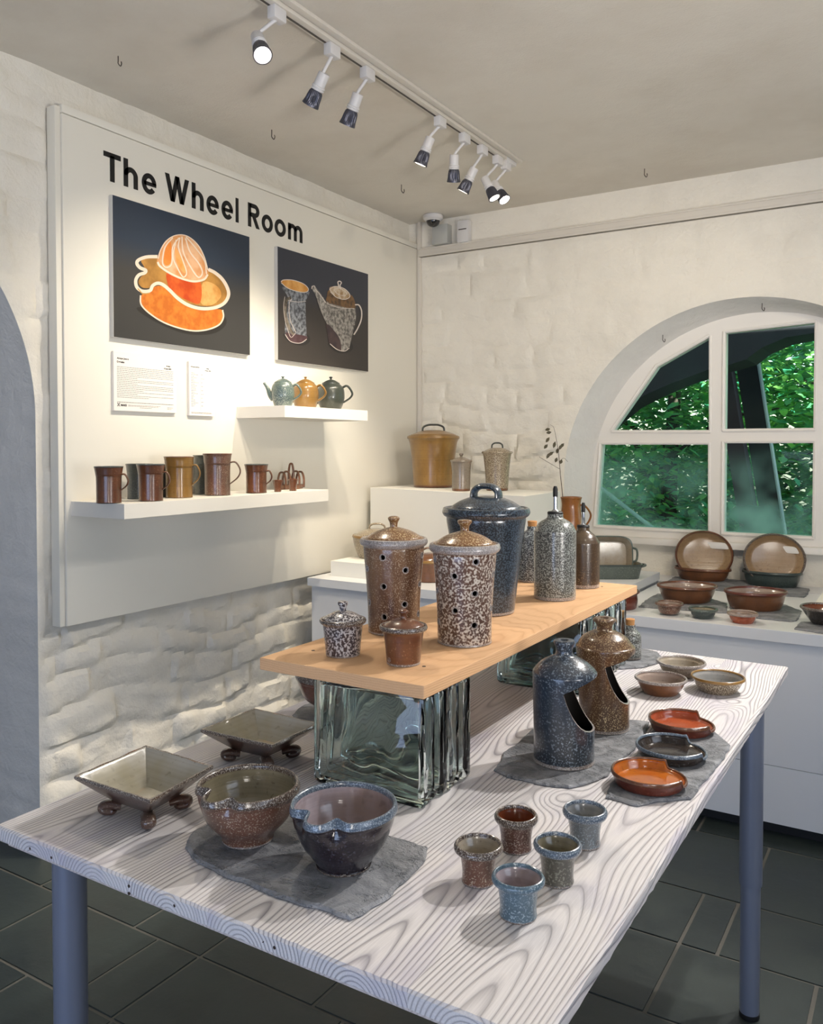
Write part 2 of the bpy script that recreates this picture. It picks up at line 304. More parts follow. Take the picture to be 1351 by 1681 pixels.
class Mesh:
    def __init__(s): s.V = []; s.F = []; s.mi = []
    def add(s, V, F, mi=0):
        n = len(s.V); s.V += [Vector(v) for v in V]; s.F += [tuple(i+n for i in f) for f in F]
        s.mi += ([mi]*len(F) if isinstance(mi, int) else mi); return s
    def box(s, a, b, mi=0, bev=0):
        (x0, y0, z0), (x1, y1, z1) = a, b
        if bev <= 0:
            V = [(x, y, z) for z in (z0, z1) for x, y in ((x0, y0), (x1, y0), (x1, y1), (x0, y1))]
            return s.add(V, [(3, 2, 1, 0), (4, 5, 6, 7), (0, 1, 5, 4), (1, 2, 6, 5), (2, 3, 7, 6), (3, 0, 4, 7)], mi)
        bm = bmesh.new(); bmesh.ops.create_cube(bm, size=1)
        for v in bm.verts: v.co = Vector(((x0+x1)/2+v.co.x*(x1-x0), (y0+y1)/2+v.co.y*(y1-y0), (z0+z1)/2+v.co.z*(z1-z0)))
        bmesh.ops.bevel(bm, geom=bm.edges[:], offset=bev, segments=2, profile=.6, affect='EDGES')
        bm.verts.index_update(); s.add([v.co.copy() for v in bm.verts], [tuple(v.index for v in f.verts) for f in bm.faces], mi); bm.free(); return s
    def prism(s, poly, z0, z1, mi=0, inset=0):
        n = len(poly); c = sum((Vector(p) for p in poly), Vector((0, 0)))/n
        V = [(p[0], p[1], z0) for p in poly] + [(p[0], p[1], z1) for p in poly]
        return s.add(V, [tuple(reversed(range(n))), tuple(range(n, 2*n))] + [(i, (i+1) % n, (i+1) % n+n, i+n) for i in range(n)], mi)
    def lathe(s, prof, seg=56, f=None, ctr=(0, 0, 0), axis=None):
        """prof: (r, z, mi) list; f(theta, r, z, k) -> (r, z)"""
        V = []; idx = []; F = []; mi = []
        Q = Matrix.Identity(3) if axis is None else Vector((0, 0, 1)).rotation_difference(Vector(axis)).to_matrix()
        c = Vector(ctr)
        for k, p in enumerate(prof):
            r, z = p[0], p[1]
            if r < 1e-6: idx.append([len(V)]*seg); V.append(c + Q @ Vector((0, 0, f(0, 0, z, k)[1] if f else z)))
            else:
                row = []
                for j in range(seg):
                    a = 2*pi*j/seg; rr, z2 = f(a, r, z, k) if f else (r, z)
                    row.append(len(V)); V.append(c + Q @ Vector((rr*cos(a), rr*sin(a), z2)))
                idx.append(row)
        for k in range(len(prof)-1):
            A, Bk = idx[k], idx[k+1]; m_ = prof[k][2] if len(prof[k]) > 2 else 0
            for j in range(seg):
                j2 = (j+1) % seg; q = [A[j], A[j2], Bk[j2], Bk[j]]; q = list(dict.fromkeys(q))
                if len(q) > 2: F.append(tuple(q)); mi.append(m_)
        return s.add(V, F, mi)
    def tube(s, pts, rad, side=(0, 1, 0), seg=12, flat=1.0, mi=0, caps=True):
        pts = [Vector(p) for p in pts]; n = len(pts); side = Vector(side).normalized(); V = []
        for i, p in enumerate(pts):
            t = (pts[min(i+1, n-1)] - pts[max(i-1, 0)]).normalized()
            sd = side - t*side.dot(t)
            if sd.length < .05: sd = t.orthogonal()
            sd.normalize(); up = t.cross(sd)
            r = rad[i] if isinstance(rad, (list, tuple)) else rad
            for j in range(seg):
                a = 2*pi*j/seg; V.append(p + sd*cos(a)*r*flat + up*sin(a)*r)
        F = [(i*seg+j, i*seg+(j+1) % seg, (i+1)*seg+(j+1) % seg, (i+1)*seg+j) for i in range(n-1) for j in range(seg)]
        if caps: F += [tuple(reversed(range(seg))), tuple(range((n-1)*seg, n*seg))]
        return s.add(V, F, mi)
    def obj(s, name, mats, parent=None, loc=None, rot=None, smooth=True, sharp=38, fix=False):
        return MO(name, s.V, s.F, mats, s.mi, parent, loc, rot, smooth, sharp, fix)
def cr(pts, n=6, closed=False):
    """Catmull-Rom through points"""
    P = [Vector(p) for p in pts]; out = []; m_ = len(P)
    rng = range(m_ if closed else m_-1)
    for i in rng:
        p0 = P[(i-1) % m_] if closed or i > 0 else P[i]*2-P[i+1]; p1 = P[i]; p2 = P[(i+1) % m_]
        p3 = P[(i+2) % m_] if closed or i+2 < m_ else P[i+1]*2-P[i]
        for k in range(n):
            t = k/n; out.append(.5*((2*p1)+(p2-p0)*t+(2*p0-5*p1+4*p2-p3)*t*t+(3*p1-p0-3*p2+p3)*t**3))
    if not closed: out.append(P[-1])
    return out
def prof(pts, mi=0, n=5):
    return [(max(p.x, 0), p.y, mi) for p in cr([(a, b) for a, b in pts], n)]
def rad_at(outer, z):
    for (r0, z0), (r1, z1) in zip(outer, outer[1:]):
        if z0 <= z <= z1 and z1 > z0: return r0+(r1-r0)*(z-z0)/(z1-z0)
    return outer[0][0] if z < outer[0][1] else outer[-1][0]
def vessel(s, outer, t, floor=None, lip=None, rimz=None, seg=56, f=None, mesh=None, foot=True, inner=None):
    """outer: (r,z) in px from base to top; s metres per px. slots 0 outside, 1 rim, 2 inside, 3 foot"""
    O = [(a*s, b_*s) for a, b_ in outer]; t = t*s; H = O[-1][1]; R = O[-1][0]; lip = (lip or t/s*1.15)*s; floor = (floor*s if floor else t*1.2)
    rimz = H-(rimz*s if rimz else lip*1.2); P = [(0, 0, 3)]
    P += [(O[0][0]*.93, 0, 3), (O[0][0], t*.25, 3)] if foot else [(O[0][0]*.97, 0, 0)]
    for p in cr([O[0]]+O[1:], 5):
        if p.y <= t*.3: continue
        P.append((p.x, p.y, 1 if p.y >= rimz else (3 if foot and p.y < t*.9 else 0)))
    P += [(R-.12*lip, H+.33*lip, 1), (R-.45*lip, H+.48*lip, 1), (R-.8*lip, H+.34*lip, 1)]
    N_ = 16; I = [(a*s, b_*s) for a, b_ in inner] if inner else None
    for k in range(N_+1):
        z = H - (H-floor)*(k/N_)
        if I: r = rad_at(I, z)
        else:
            r = rad_at(O, z)-t; 
            if z > H-1.5*lip: r = min(r, R-lip)+0
            r = min(r, R-lip) if z > H-2*lip else r
        if k == N_: r *= .93
        P.append((max(r, .001), z + (0 if k < N_ else 0), 1 if z > H-.25*lip else 2))
    P.append((0, floor, 2))
    m_ = mesh or Mesh(); m_.lathe(P, seg, f); return m_
def strap(a, b, bulge, r, flat=1.9, ang=0, mi=0, n=14, mesh=None, drop=0):
    """ear handle in the plane of angle ang from (r,z)=a to b bulging out"""
    pts = [(a[0]-.003, a[1]), (a[0]+bulge*.55, a[1]+drop), (max(a[0], b[0])+bulge, a[1]-(a[1]-b[1])*.35), (max(a[0], b[0])+bulge*.75, a[1]-(a[1]-b[1])*.68), (b[0]-.002, b[1])]
    c = cr(pts, 7); P = [Vector((p.x*cos(ang), p.x*sin(ang), p.y)) for p in c]
    rr = [r*(1.15-.35*abs(i/(len(P)-1)-.5)*0 - .25*(i/(len(P)-1))) for i in range(len(P))]
    m_ = mesh or Mesh(); m_.tube(P, rr, (-sin(ang), cos(ang), 0), 12, flat, mi); return m_
RIGHT = YAW   # angle of the picture's right-hand direction on the floor plan

# ================================================================== STRUCTURE
LX, PX, BY, CZ = -2.545, -2.49, 4.11, 2.67      # left wall, board face, back wall, ceiling
rs = random.Random(3)
courses = [0]
while courses[-1] < 2.8: courses.append(courses[-1]+rs.uniform(.085, .15))
joints = [[rs.uniform(-3, -2.8)] for _ in courses]
for J in joints:
    while J[-1] < 6: J.append(J[-1]+rs.uniform(.14, .38))
def stone(u, z, amp=1.0):
    nz = noise.noise(Vector((u*1.7, z*1.7, 3.1))); zz = z + nz*.10 + noise.noise(Vector((u*6, z*6, 1)))*.012
    uu = u + noise.noise(Vector((u*4, z*4, 8)))*.05
    k = 0
    while k < len(courses)-2 and courses[k+1] < zz: k += 1
    J = joints[k]; j = 0
    while j < len(J)-2 and J[j+1] < uu: j += 1
    d = min(abs(zz-courses[k]), abs(courses[k+1]-zz), abs(uu-J[j]), abs(J[j+1]-uu))
    g = min(1, max(0, d)/.022); g = g*g*(3-2*g)
    h = (g-1)*.011 + (((k*37+j*91) % 17)/17-.5)*.014*g
    h += noise.fractal(Vector((u*8, z*8, 1.3)), .9, 2.1, 4)*.010 + noise.noise(Vector((u*45, z*45, 2)))*.0012
    return h*amp*1.15
def sd_arch(u, z, uc, zc, r, zb=-9):
    d = (sqrt((u-uc)**2+(z-zc)**2)-r) if z > zc else abs(u-uc)-r
    return max(d, zb-z)
def rough_wall(name, u0, u1, z0, z1, step, place, disp, sdf, mat_, flip):
    nu = int(round((u1-u0)/step)); nz = int(round((z1-z0)/step)); V = []; ok = {}
    for j in range(nz+1):
        for i in range(nu+1):
            u = u0+(u1-u0)*i/nu; z = z0+(z1-z0)*j/nz; s = sdf(u, z); e = 1e-3
            if s < -1.15*step: continue
            if s < .35*step:
                gx = (sdf(u+e, z)-sdf(u-e, z))/(2*e); gz = (sdf(u, z+e)-sdf(u, z-e))/(2*e); L = max(.3, gx*gx+gz*gz)
                u -= gx*s/L; z -= gz*s/L; s = 0
            w = min(1, max(0, s)/.05); h = disp(u, z)*w - (1-w)**2*.012
            ok[(i, j)] = len(V); V.append(place(u, z, h))
    F = []
    for j in range(nz):
        for i in range(nu):
            q = [ok.get(k) for k in ((i, j), (i+1, j), (i+1, j+1), (i, j+1))]
            if None in q: continue
            F.append(tuple(q if not flip else reversed(q)))
    return V, F
# left wall: arched opening y .16..1.74
AC, AZ, AR = .95, 1.5, .79
aL = lambda u, z: sd_arch(u, z, AC, AZ, AR)
def dL(u, z):
    a = 1.0 if z < .76 else (.28 if u > 1.78 else .6)
    return stone(u, z, a*1.25) - .004
V, F = rough_wall('w', -.35, BY+.03, 0, CZ, .0165, lambda u, z, h: (LX+h, u, z), dL, aL, M['wall'], False)
n = len(V); V += [(LX, -2.2, 0), (LX, -.35, 0), (LX, -.35, CZ), (LX, -2.2, CZ)]; F.append((n, n+1, n+2, n+3))
tag(MO('wall_left', V, F, M['wall']), kind='structure')
# brick jamb and soffit of the arch, closed by a passage wall
def brickd(u, z, bz=.078, bu=.23):
    zz = z+noise.noise(Vector((u*3, z*2, 5)))*.012; k = math.floor(zz/bz); uu = u+(k % 2)*bu/2+noise.noise(Vector((u*5, z*5, 2)))*.008
    dz = min(zz/bz-k, 1-(zz/bz-k))*bz; fu = uu/bu-math.floor(uu/bu); du = min(fu, 1-fu)*bu; d = min(dz, du)
    g = min(1, d/.012); return (g-1)*.006+noise.fractal(Vector((u*12, z*12, k)), .9, 2.1, 3)*.003
path = [(AC+AR, z*.02) for z in range(0, 75)] + [(AC+AR*cos(a*pi/90), AZ+AR*sin(a*pi/90)) for a in range(0, 91)] + [(AC-AR, 1.5-z*.1) for z in range(1, 16)]
V = []; F = []; nd = 46; arc = 0
for i, (y, z) in enumerate(path):
    if i: arc += sqrt((y-path[i-1][0])**2+(z-path[i-1][1])**2)
    ny, nz_ = (AC-y, 0) if z <= AZ else (AC-y, AZ-z); L = sqrt(ny*ny+nz_*nz_) or 1
    for j in range(nd+1):
        x = LX-.012-j*.9/nd; h = brickd(x, arc)*(0 if j == 0 else 1)
        V.append((x, y+ny/L*h, z+nz_/L*h))
for i in range(len(path)-1):
    for j in range(nd): F.append((i*(nd+1)+j, (i+1)*(nd+1)+j, (i+1)*(nd+1)+j+1, i*(nd+1)+j+1))
tag(MO('wall_arch_reveal', V, F, M['wall_brick'], fix=True), kind='structure')
w = Mesh(); w.box((-3.9, -2.2, 0), (-3.84, 3, CZ)); w.box((-3.84, -.9, 0), (LX-.05, -.84, CZ)); w.box((-3.84, 2.6, 0), (LX-.1, 2.66, CZ))
tag(w.obj('wall_passage', M['wall_brick'], smooth=False), kind='structure')
# back wall with the arched window opening
WC, WZ, WR, SILL = -.75, 1.225, .865, .70
aB = lambda u, z: sd_arch(u, z, WC, WZ, WR, SILL)
def dB(u, z):
    a = .65 if z > 1.85 else (1.5 if z < 1.35 else 1.5-.85*(z-1.35)/.5)
    if z > 2.45: a = .15
    if u > -1.7 and z > 1.0: a *= .6
    return stone(u+11.3-math.floor(11.3), z, a)
V, F = rough_wall('w', LX-.03, 1.0, 0, CZ, .0165, lambda u, z, h: (u, BY-h, z), dB, aB, M['wall'], True)
n = len(V); V += [(1.0, BY, 0), (2.6, BY, 0), (2.6, BY, CZ), (1.0, BY, CZ)]; F.append((n, n+1, n+2, n+3)); F[-1] = tuple(reversed(F[-1]))
tag(MO('wall_back', V, F, M['wall'], fix=False), kind='structure')
w = Mesh().box((2.55, -2.2, 0), (2.6, BY, CZ)); tag(w.obj('wall_right', M['wall_brick'], smooth=False), kind='structure')
w = Mesh().box((-3.9, -2.25, 0), (2.6, -2.2, CZ)); tag(w.obj('wall_rear', M['wall_brick'], smooth=False), kind='structure')
# window reveal (splayed plaster) and sill
WY = 4.285; IC, IZ, IR = -.705, 1.225, .815
out = [(WC-WR, SILL), (WC-WR, 1.08)] + [(WC-WR*cos(a*pi/60), WZ+WR*sin(a*pi/60)) for a in range(0, 61)] + [(WC+WR, 1.08), (WC+WR, SILL)]
inn = [(IC-IR, SILL+.01), (IC-IR, 1.08)] + [(IC-IR*cos(a*pi/60), IZ+IR*sin(a*pi/60)) for a in range(0, 61)] + [(IC+IR, 1.08), (IC+IR, SILL+.01)]
V = []; F = []; nd = 8
for (a, b_), (c, d) in zip(out, inn):
    for j in range(nd+1):
        t = j/nd; h = noise.noise(Vector((a*5, b_*5, t*2)))*.006*(1 if 0 < j < nd else 0)
        V.append((a+(c-a)*t+h, BY+.012+(WY-BY-.012)*t, b_+(d-b_)*t+h))
m_ = nd+1
for i in range(len(out)-1):
    for j in range(nd): F.append((i*m_+j, (i+1)*m_+j, (i+1)*m_+j+1, i*m_+j+1))
tag(MO('wall_window_reveal', V, F, M['wall_brick'], fix=True), kind='structure')
s_ = Mesh().box((IC-IR+.002, WY-.05, .905), (IC+IR-.002, WY+.03, .938), bev=.006)
tag(s_.obj('trim_windowsill', M['frame']), kind='structure')
V, F = rough_wall('w', IC-IR-.02, IC+IR+.02, .70, .92, .0165, lambda u, z, h: (u, WY+.012-h, z), lambda u, z: stone(u+4, z, .45), lambda u, z: 9, M['wall'], True)
tag(MO('wall_niche', V, F, M['wall']), kind='structure')
q_ = Mesh().box((WC-WR-.01, BY-.008, .70), (WC+WR+.01, WY+.03, .7495)); tag(q_.obj('trim_niche_floor', M['counter'], smooth=False), kind='structure')
# window frame with panes
def pw(pts): return [((p := ony(x, y, WY+.02)).x, p.z) for x, y in pts]
panes = [pw([(980.5, 861), (1163.5, 871), (1163.5, 730), (990, 730)]),
         pw([(1009, 706), (1165, 706), (1165, 555), (1081, 603)]),
         [(-.853, .985), (-.463, .985), (-.463, 1.418), (-.853, 1.418)],
         [(-.853, 1.488), (-.463, 1.488), (-.463, 1.972), (-.853, 1.952)],
         [(-.385, .985), (.06, .985), (.06, 1.418), (-.385, 1.418)],
         [(-.385, 1.488), (.02, 1.488), (-.09, 1.70), (-.24, 1.87), (-.385, 1.93)]]
outer = [(IC-IR, .935), (IC-IR, 1.08)] + inn[2:-2] + [(IC+IR, 1.08), (IC+IR, .935)]
V = []; F = []
loops = [outer] + panes
for yy in (WY, WY+.055):
    for lp in loops: V += [(p[0], yy, p[1]) for p in lp]
tess = tessellate_polygon([[Vector((p[0], p[1], 0)) for p in lp] for lp in loops])
N_ = len(V)//2
F += [tuple(t) for t in tess] + [tuple(i+N_ for i in reversed(t)) for t in tess]
k = 0
for lp in loops:
    L = len(lp); F += [(k+i, k+(i+1) % L, k+(i+1) % L+N_, k+i+N_) for i in range(L)]; k += L
win = tag(link('window_1', None, None, (0, 0, 0)), kind='structure')
MO('window_frame', V, F, M['frame'], parent=win, smooth=False, fix=True)
bd = Mesh()     # raised glazing beads around each pane
for lp in panes:
    P = [Vector((p[0], WY-.004, p[1])) for p in lp]; c = sum(P, Vector())/len(P)
    for i in range(len(P)):
        a, b_ = P[i], P[(i+1) % len(P)]; d = (b_-a).normalized(); nrm = Vector((0, 1, 0)).cross(d)
        if nrm.dot(c-a) > 0: nrm = -nrm
        bd.tube([a+nrm*.009-d*.009, b_+nrm*.009+d*.009], .007, (0, 1, 0), 6, .8)
bd.obj('glazing_bead', M['frame'], win)
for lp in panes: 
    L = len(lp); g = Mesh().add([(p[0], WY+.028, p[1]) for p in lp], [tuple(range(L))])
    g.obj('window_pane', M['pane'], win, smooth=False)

# ceiling, floor
c_ = Mesh().box((-3.9, -2.25, CZ), (2.6, BY+.1, CZ+.06)); tag(c_.obj('ceiling', M['ceiling'], smooth=False), kind='structure')
fl = Mesh().box((-3.9, -2.25, -.06), (2.6, BY+.1, -.0035), 1)
rt = random.Random(11)
rows = [-2.25, -1.9, -1.45, -1.1, -.65, -.3, .15, .5, .9, 1.335, 1.63, 2.045, 2.385, 2.695, 3.13, 3.5, 3.9, 4.2]
known = {1.335: [-2.275, -1.85, -1.69, -1.2], 1.63: [-2.4, -1.96, -1.69, -1.3], 2.045: [-1.4, -.95, -.585, -.233], 2.385: [-1.5, -1.05, -.585, -.483, .1], 2.695: [-1.6, -1.0, -.46, .3], .9: [-2.02, -1.68, -1.1]}
for y0, y1 in zip(rows, rows[1:]):
    xs = [-3.9] + (sorted(known[y0]) if y0 in known else []); 
    if y0 not in known:
        while xs[-1] < 2.6: xs.append(xs[-1]+rt.uniform(.28, .62))
    else:
        while xs[1]-xs[0] > .7: xs.insert(1, xs[1]-rt.uniform(.3, .5))
        while xs[-1] < 2.6: xs.append(xs[-1]+rt.uniform(.3, .6))
    xs = [min(x, 2.6) for x in xs]
    for x0, x1 in zip(xs, xs[1:]):
        if x1-x0 > .03:
            g = .0055; h = rt.uniform(-.0008, .0008)
            fl.prism([(x0+g, y0+g), (x1-g, y0+g), (x1-g, y1-g), (x0+g, y1-g)], -.01, h, 0)
tag(fl.obj('floor', [M['tile'], M['grout']], smooth=False), kind='structure')
# trunking moulding on the back wall and pipe in the corner
t_ = Mesh(); t_.box((LX+.07, BY-.030, 2.470), (2.5, BY+.01, 2.517), bev=.004); t_.box((LX+.07, BY-.036, 2.470), (2.5, BY-.01, 2.482), bev=.003); t_.box((LX+.07, BY-.034, 2.508), (2.5, BY-.01, 2.518), bev=.003)
tag(t_.obj('trim_1', M['trim']), kind='structure')
t_ = Mesh().box((PX+.002, BY-.022, .80), (PX+.024, BY+.01, CZ), bev=.003)
tag(t_.obj('trim_2', M['trim']), kind='structure')

# display board on the left wall
bd = thing('display_board', 'large cream painted display board fixed to the stone wall under the lettering', 'display board', (PX, 1.805, .79))
q = Mesh().box((-.028, 0, 0), (0, BY-1.805-.005, 1.728), bev=.0015); q.obj('board', M['panel'], bd)
q = Mesh().box((-.028, 0, 1.7315), (0.001, BY-1.805-.005, 1.758), bev=.0015); q.obj('top_batten', M['panel'], bd)
q = Mesh().box((-.05, -.022, 0), (-.008, -.001, 1.75), bev=.001); q.obj('side_strip', M['panel'], bd)

# outside: arched outer wall, timbers, trees, ground
def yb(px, py, Y): p = ony(px, py, Y); return (p.x, p.z)
M['char'] = plain('dark_tarred_timber', '#2c2a30', .8, bump=.4, bscale=25)
M['char2'] = plain('purple_brown_timber', '#3a2a34', .8, bump=.4, bscale=25)
lowb = [yb(x, y, 4.9) for x, y in ((930, 760), (985, 700), (1025, 666), (1060, 648), (1100, 630), (1165, 606), (1193, 600), (1225, 590), (1250, 571), (1290, 554), (1345, 545), (1500, 548))]
poly = lowb + [(1.6, 3.1), (-3.4, 3.1), (-3.4, lowb[0][1])]
V = [(p[0], 4.9, p[1]) for p in poly] + [(p[0], 5.25, p[1]) for p in poly]; L = len(poly)
te = tessellate_polygon([[Vector((p[0], p[1], 0)) for p in poly]])
F = [tuple(t) for t in te]+[tuple(i+L for i in reversed(t)) for t in te]+[(i, (i+1) % L, (i+1) % L+L, i+L) for i in range(L)]
tag(MO('wall_outside_arch', V, F, M['char'], smooth=False, fix=True), kind='structure')
q = Mesh().box((-4, 4.35, 3.1), (2.2, 5.7, 3.2)); tag(q.obj('roof_overhang', M['char'], smooth=False), kind='structure')  # unseen slab added above to keep the sun off the posts
def beam(nm, top, bot, wpx, Y, mt, label, th=.12):
    q = Mesh(); a0 = yb(top[0], top[1], Y); a1 = yb(top[0]+wpx[0], top[1], Y); b0 = yb(bot[0], bot[1], Y); b1 = yb(bot[0]+wpx[1], bot[1], Y)
    dx = (b0[0]-a0[0])/(a0[1]-b0[1]); ext = b0[1]+.1
    lo0 = (b0[0]+dx*ext, -.1); lo1 = (b1[0]+dx*ext, -.1)
    P = [a0, a1, lo1, lo0]
    q.add([(p[0], Y, p[1]) for p in P]+[(p[0], Y+th, p[1]) for p in P], [(0, 1, 2, 3), (7, 6, 5, 4), (0, 4, 5, 1), (1, 5, 6, 2), (2, 6, 7, 3), (3, 7, 4, 0)])
    e = q.obj(nm, mt, smooth=False, fix=True); 
    if label: tag(e, label, 'timber post')
    return e, P
beam('timber_post', (1170, 590), (1215, 870), (27, 30), 5.3, M['char2'], 'purple-brown leaning timber post outside, directly beside the window mullion')
e, P = beam('timber_post', (1204, 575), (1252, 872), (36, 33), 5.45, M['char'], 'dark leaning timber post outside with a pale edge strip')
q = Mesh().tube([(P[1][0]+.008, 5.44, P[1][1]), (P[2][0]+.008, 5.44, P[2][1])], .011, (0, 1, 0), 6)
q.obj('edge_strip', plain('pale_strip', '#b9c4cc', .5), e, smooth=False)
a = ony(985, 800, 4.62); c = ony(1078, 872, 4.62)  # rod added in place of a pale reflection streak in the glass
q = Mesh().tube([a, c, c+(c-a)*((c.z+.1)/(a.z-c.z))], .011, (0, 1, 0), 8); tag(q.obj('pale_pole', plain('weathered_pole', '#8ca8a8', .6)), 'thin pale rod standing in for a diagonal reflection streak in the lower window pane', 'pole')
g_ = Mesh().box((-9, 4.5, -.3), (7, 14, -.1)); tag(g_.obj('floor_outside', plain('garden_soil', '#2c3a22', .9), smooth=False), kind='structure')
b = B('tree_leaf', rough=.45); ob = b.t.nodes.new('ShaderNodeTexCoord').outputs['Object']
cc = b.mix(b.ramp(b.noise(ob, 9, 2), [(.4, 0.0), (.6, 1.0)]), hx('#35a385'), hx('#8ccc6c')); cc = b.mix(b.ramp(b.noise(ob, 1.1, 2), [(.4, 0.0), (.6, 1.0)]), cc, hx('#2f7a62'))
b.set('Base Color', cc); b.set('Transmission Weight', 0.0)
tl = b.t.nodes.new('ShaderNodeBsdfTranslucent'); b.put(tl.inputs[0], b.mix(.5, cc, hx('#a8d860'))); ms = b.t.nodes.new('ShaderNodeMixShader'); ms.inputs[0].default_value = .45
b.t.links.new(b.b.outputs[0], ms.inputs[1]); b.t.links.new(tl.outputs[0], ms.inputs[2]); b.t.links.new(ms.outputs[0], b.out.inputs[0]); M['leaf'] = b.m
M['bark'] = plain('bark', '#3a3028', .9, bump=.6, bscale=30)
def tree(name, label, x, y, h, rx, ry, nl, z0, sd, ls=.075, group=None):
    R = random.Random(sd); t = thing(name, label, 'tree', (x, y, -.1), 0)
    tr_ = Mesh(); tips = []
    tr_.tube(cr([(0, 0, 0), (R.uniform(-.1, .1), 0, h*.3), (R.uniform(-.2, .2), 0, h*.6), (R.uniform(-.3, .3), 0, h*.9)], 5), [.09*(1-i/18) for i in range(16)], (0, 1, 0), 8)
    for i in range(14):
        a = R.uniform(0, 2*pi); zz = R.uniform(.25, .85)*h; e = Vector((cos(a)*rx*.8, sin(a)*ry*.8, zz+R.uniform(.1, .6))); st = Vector((0, 0, zz-.2))
        tr_.tube(cr([st, st.lerp(e, .5)+Vector((0, 0, .12)), e], 4), [.025*(1-k/11) for k in range(9)], (0, 0, 1), 5); tips.append((st, e))
    tr_.obj('trunk', M['bark'], t)
    V = []; F = []
    cl = [Vector((R.gauss(0, .5)*rx, R.gauss(0, .5)*ry, z0+(h-z0)*R.random())) for _ in range(nl//26)]
    for i in range(nl):
        c = R.choice(cl); p = c+Vector((R.gauss(0, .17), R.gauss(0, .17), R.gauss(0, .11)))
        a = R.uniform(0, 2*pi); ti = R.uniform(-.7, .4); s = ls*R.uniform(.6, 1.3)
        d = Vector((cos(a)*cos(ti), sin(a)*cos(ti), sin(ti))); sd_ = d.cross(Vector((R.uniform(-.4, .4), R.uniform(-.4, .4), 1))).normalized(); up = sd_.cross(d)
        k = len(V); V += [p, p+d*s*.35+sd_*s*.32, p+d*s*.8+sd_*s*.22-up*s*.05, p+d*s*1.15-up*s*.12, p+d*s*.8-sd_*s*.22-up*s*.05, p+d*s*.35-sd_*s*.32]
        F += [(k, k+1, k+2, k+3), (k, k+3, k+4, k+5)]
    tag(MO('foliage', V, F, M['leaf'], parent=t, smooth=False), kind='stuff')
tree('leafy_tree', 'broad green leafy tree filling the upper window panes outside', -1.9, 7.2, 4.2, 1.7, .8, 15000, .5, 5, .085)
tree('leafy_tree', 'green leafy tree behind the dark timber posts outside', .0, 7.6, 4.4, 1.4, .8, 13000, .4, 6, .085)
tree('leafy_tree', 'tall green tree outside by the curved dark timber arch', -3.6, 8.6, 4.6, 1.5, .9, 10000, .3, 8, .1)
tree('leafy_shrub', 'low dark green shrub outside behind the lower window panes', -1.6, 8.9, 2.6, 2.6, .6, 15000, .0, 9, .11)

# ================================================================== FURNITURE
# table
tb = thing('display_table', 'long limewashed pine display table with grey tubular legs on the slate floor', 'table', (TB.x, TB.y, 0))
x0, x1, y0, y1 = -1.257-TB.x, -.323-TB.x, .775-TB.y, 2.482-TB.y
tt = Mesh(); nx, ny = 60, 3; top = .80; th = .021
R = random.Random(4)
def rag(i, n, lo, hi, sd): return lo+(hi-lo)*i/n
# top slab with a slightly ragged arris on the near end
poly = [(x0, y1), (x0, y0)] ; m1 = 70
fr = [(x0+(x1-x0)*i/m1, y0+noise.noise(Vector((i*.9, 0, 0)))*.0016) for i in range(m1+1)]
rg = [(x1+noise.noise(Vector((i*.8, 5, 0)))*.0016, y0+(y1-y0)*i/100) for i in range(1, 101)]
ring = fr + rg + [(x0, y1)] + [(x0+noise.noise(Vector((i, 9, 0)))*.001, y1-(y1-y0)*i/60) for i in range(1, 60)]
n = len(ring); cxy = (0, 0)
def off(p, d): 
    return (p[0]+(d if p[0] < 0 else -d)*(1 if abs(abs(p[0])-abs(x1)) < .01 or abs(p[0]-x0) < .01 else 0), p[1]+(d if p[1] < 0 else -d)*(1 if min(abs(p[1]-y0), abs(p[1]-y1)) < .01 else 0))
r0 = [off(p, .0035) for p in ring]; r1 = ring; r2 = [off(p, .0005) for p in ring]
V = [(p[0], p[1], top) for p in r0]+[(p[0], p[1], top-.003) for p in r1]+[(p[0], p[1], top-th) for p in r2]
F = [tuple(range(n)), tuple(reversed(range(2*n, 3*n)))]+[(i+n, (i+1) % n+n, (i+1) % n, i) for i in range(n)]+[(i+2*n, (i+1) % n+2*n, (i+1) % n+n, i+n) for i in range(n)]
MO('tabletop', V, F, [M['table']], parent=tb, smooth=False)
q = Mesh().box((x0+.03, y0+.004, top-th-.006), (x1-.004, y1-.01, top-th), bev=.001); q.obj('underlay_board', M['table_edge'], tb, smooth=False)
nh = Mesh()
for px, py in ((5, 1372), (49, 1393), (84, 1408), (143, 1432), (211, 1455), (211, 1467), (286, 1487), (431, 1545), (450, 1556)):
    nh = Mesh(); p = ony(px, py, y0+TB.y); nh.lathe([(0, .0004, 0), (.0022, .0004, 0), (.0024, -.001, 0)], 10, ctr=(p.x-TB.x, y0+.0005, min(p.z, top-.004)), axis=(0, -1, 0)); nh.obj('nail_hole', M['screw'], tb)

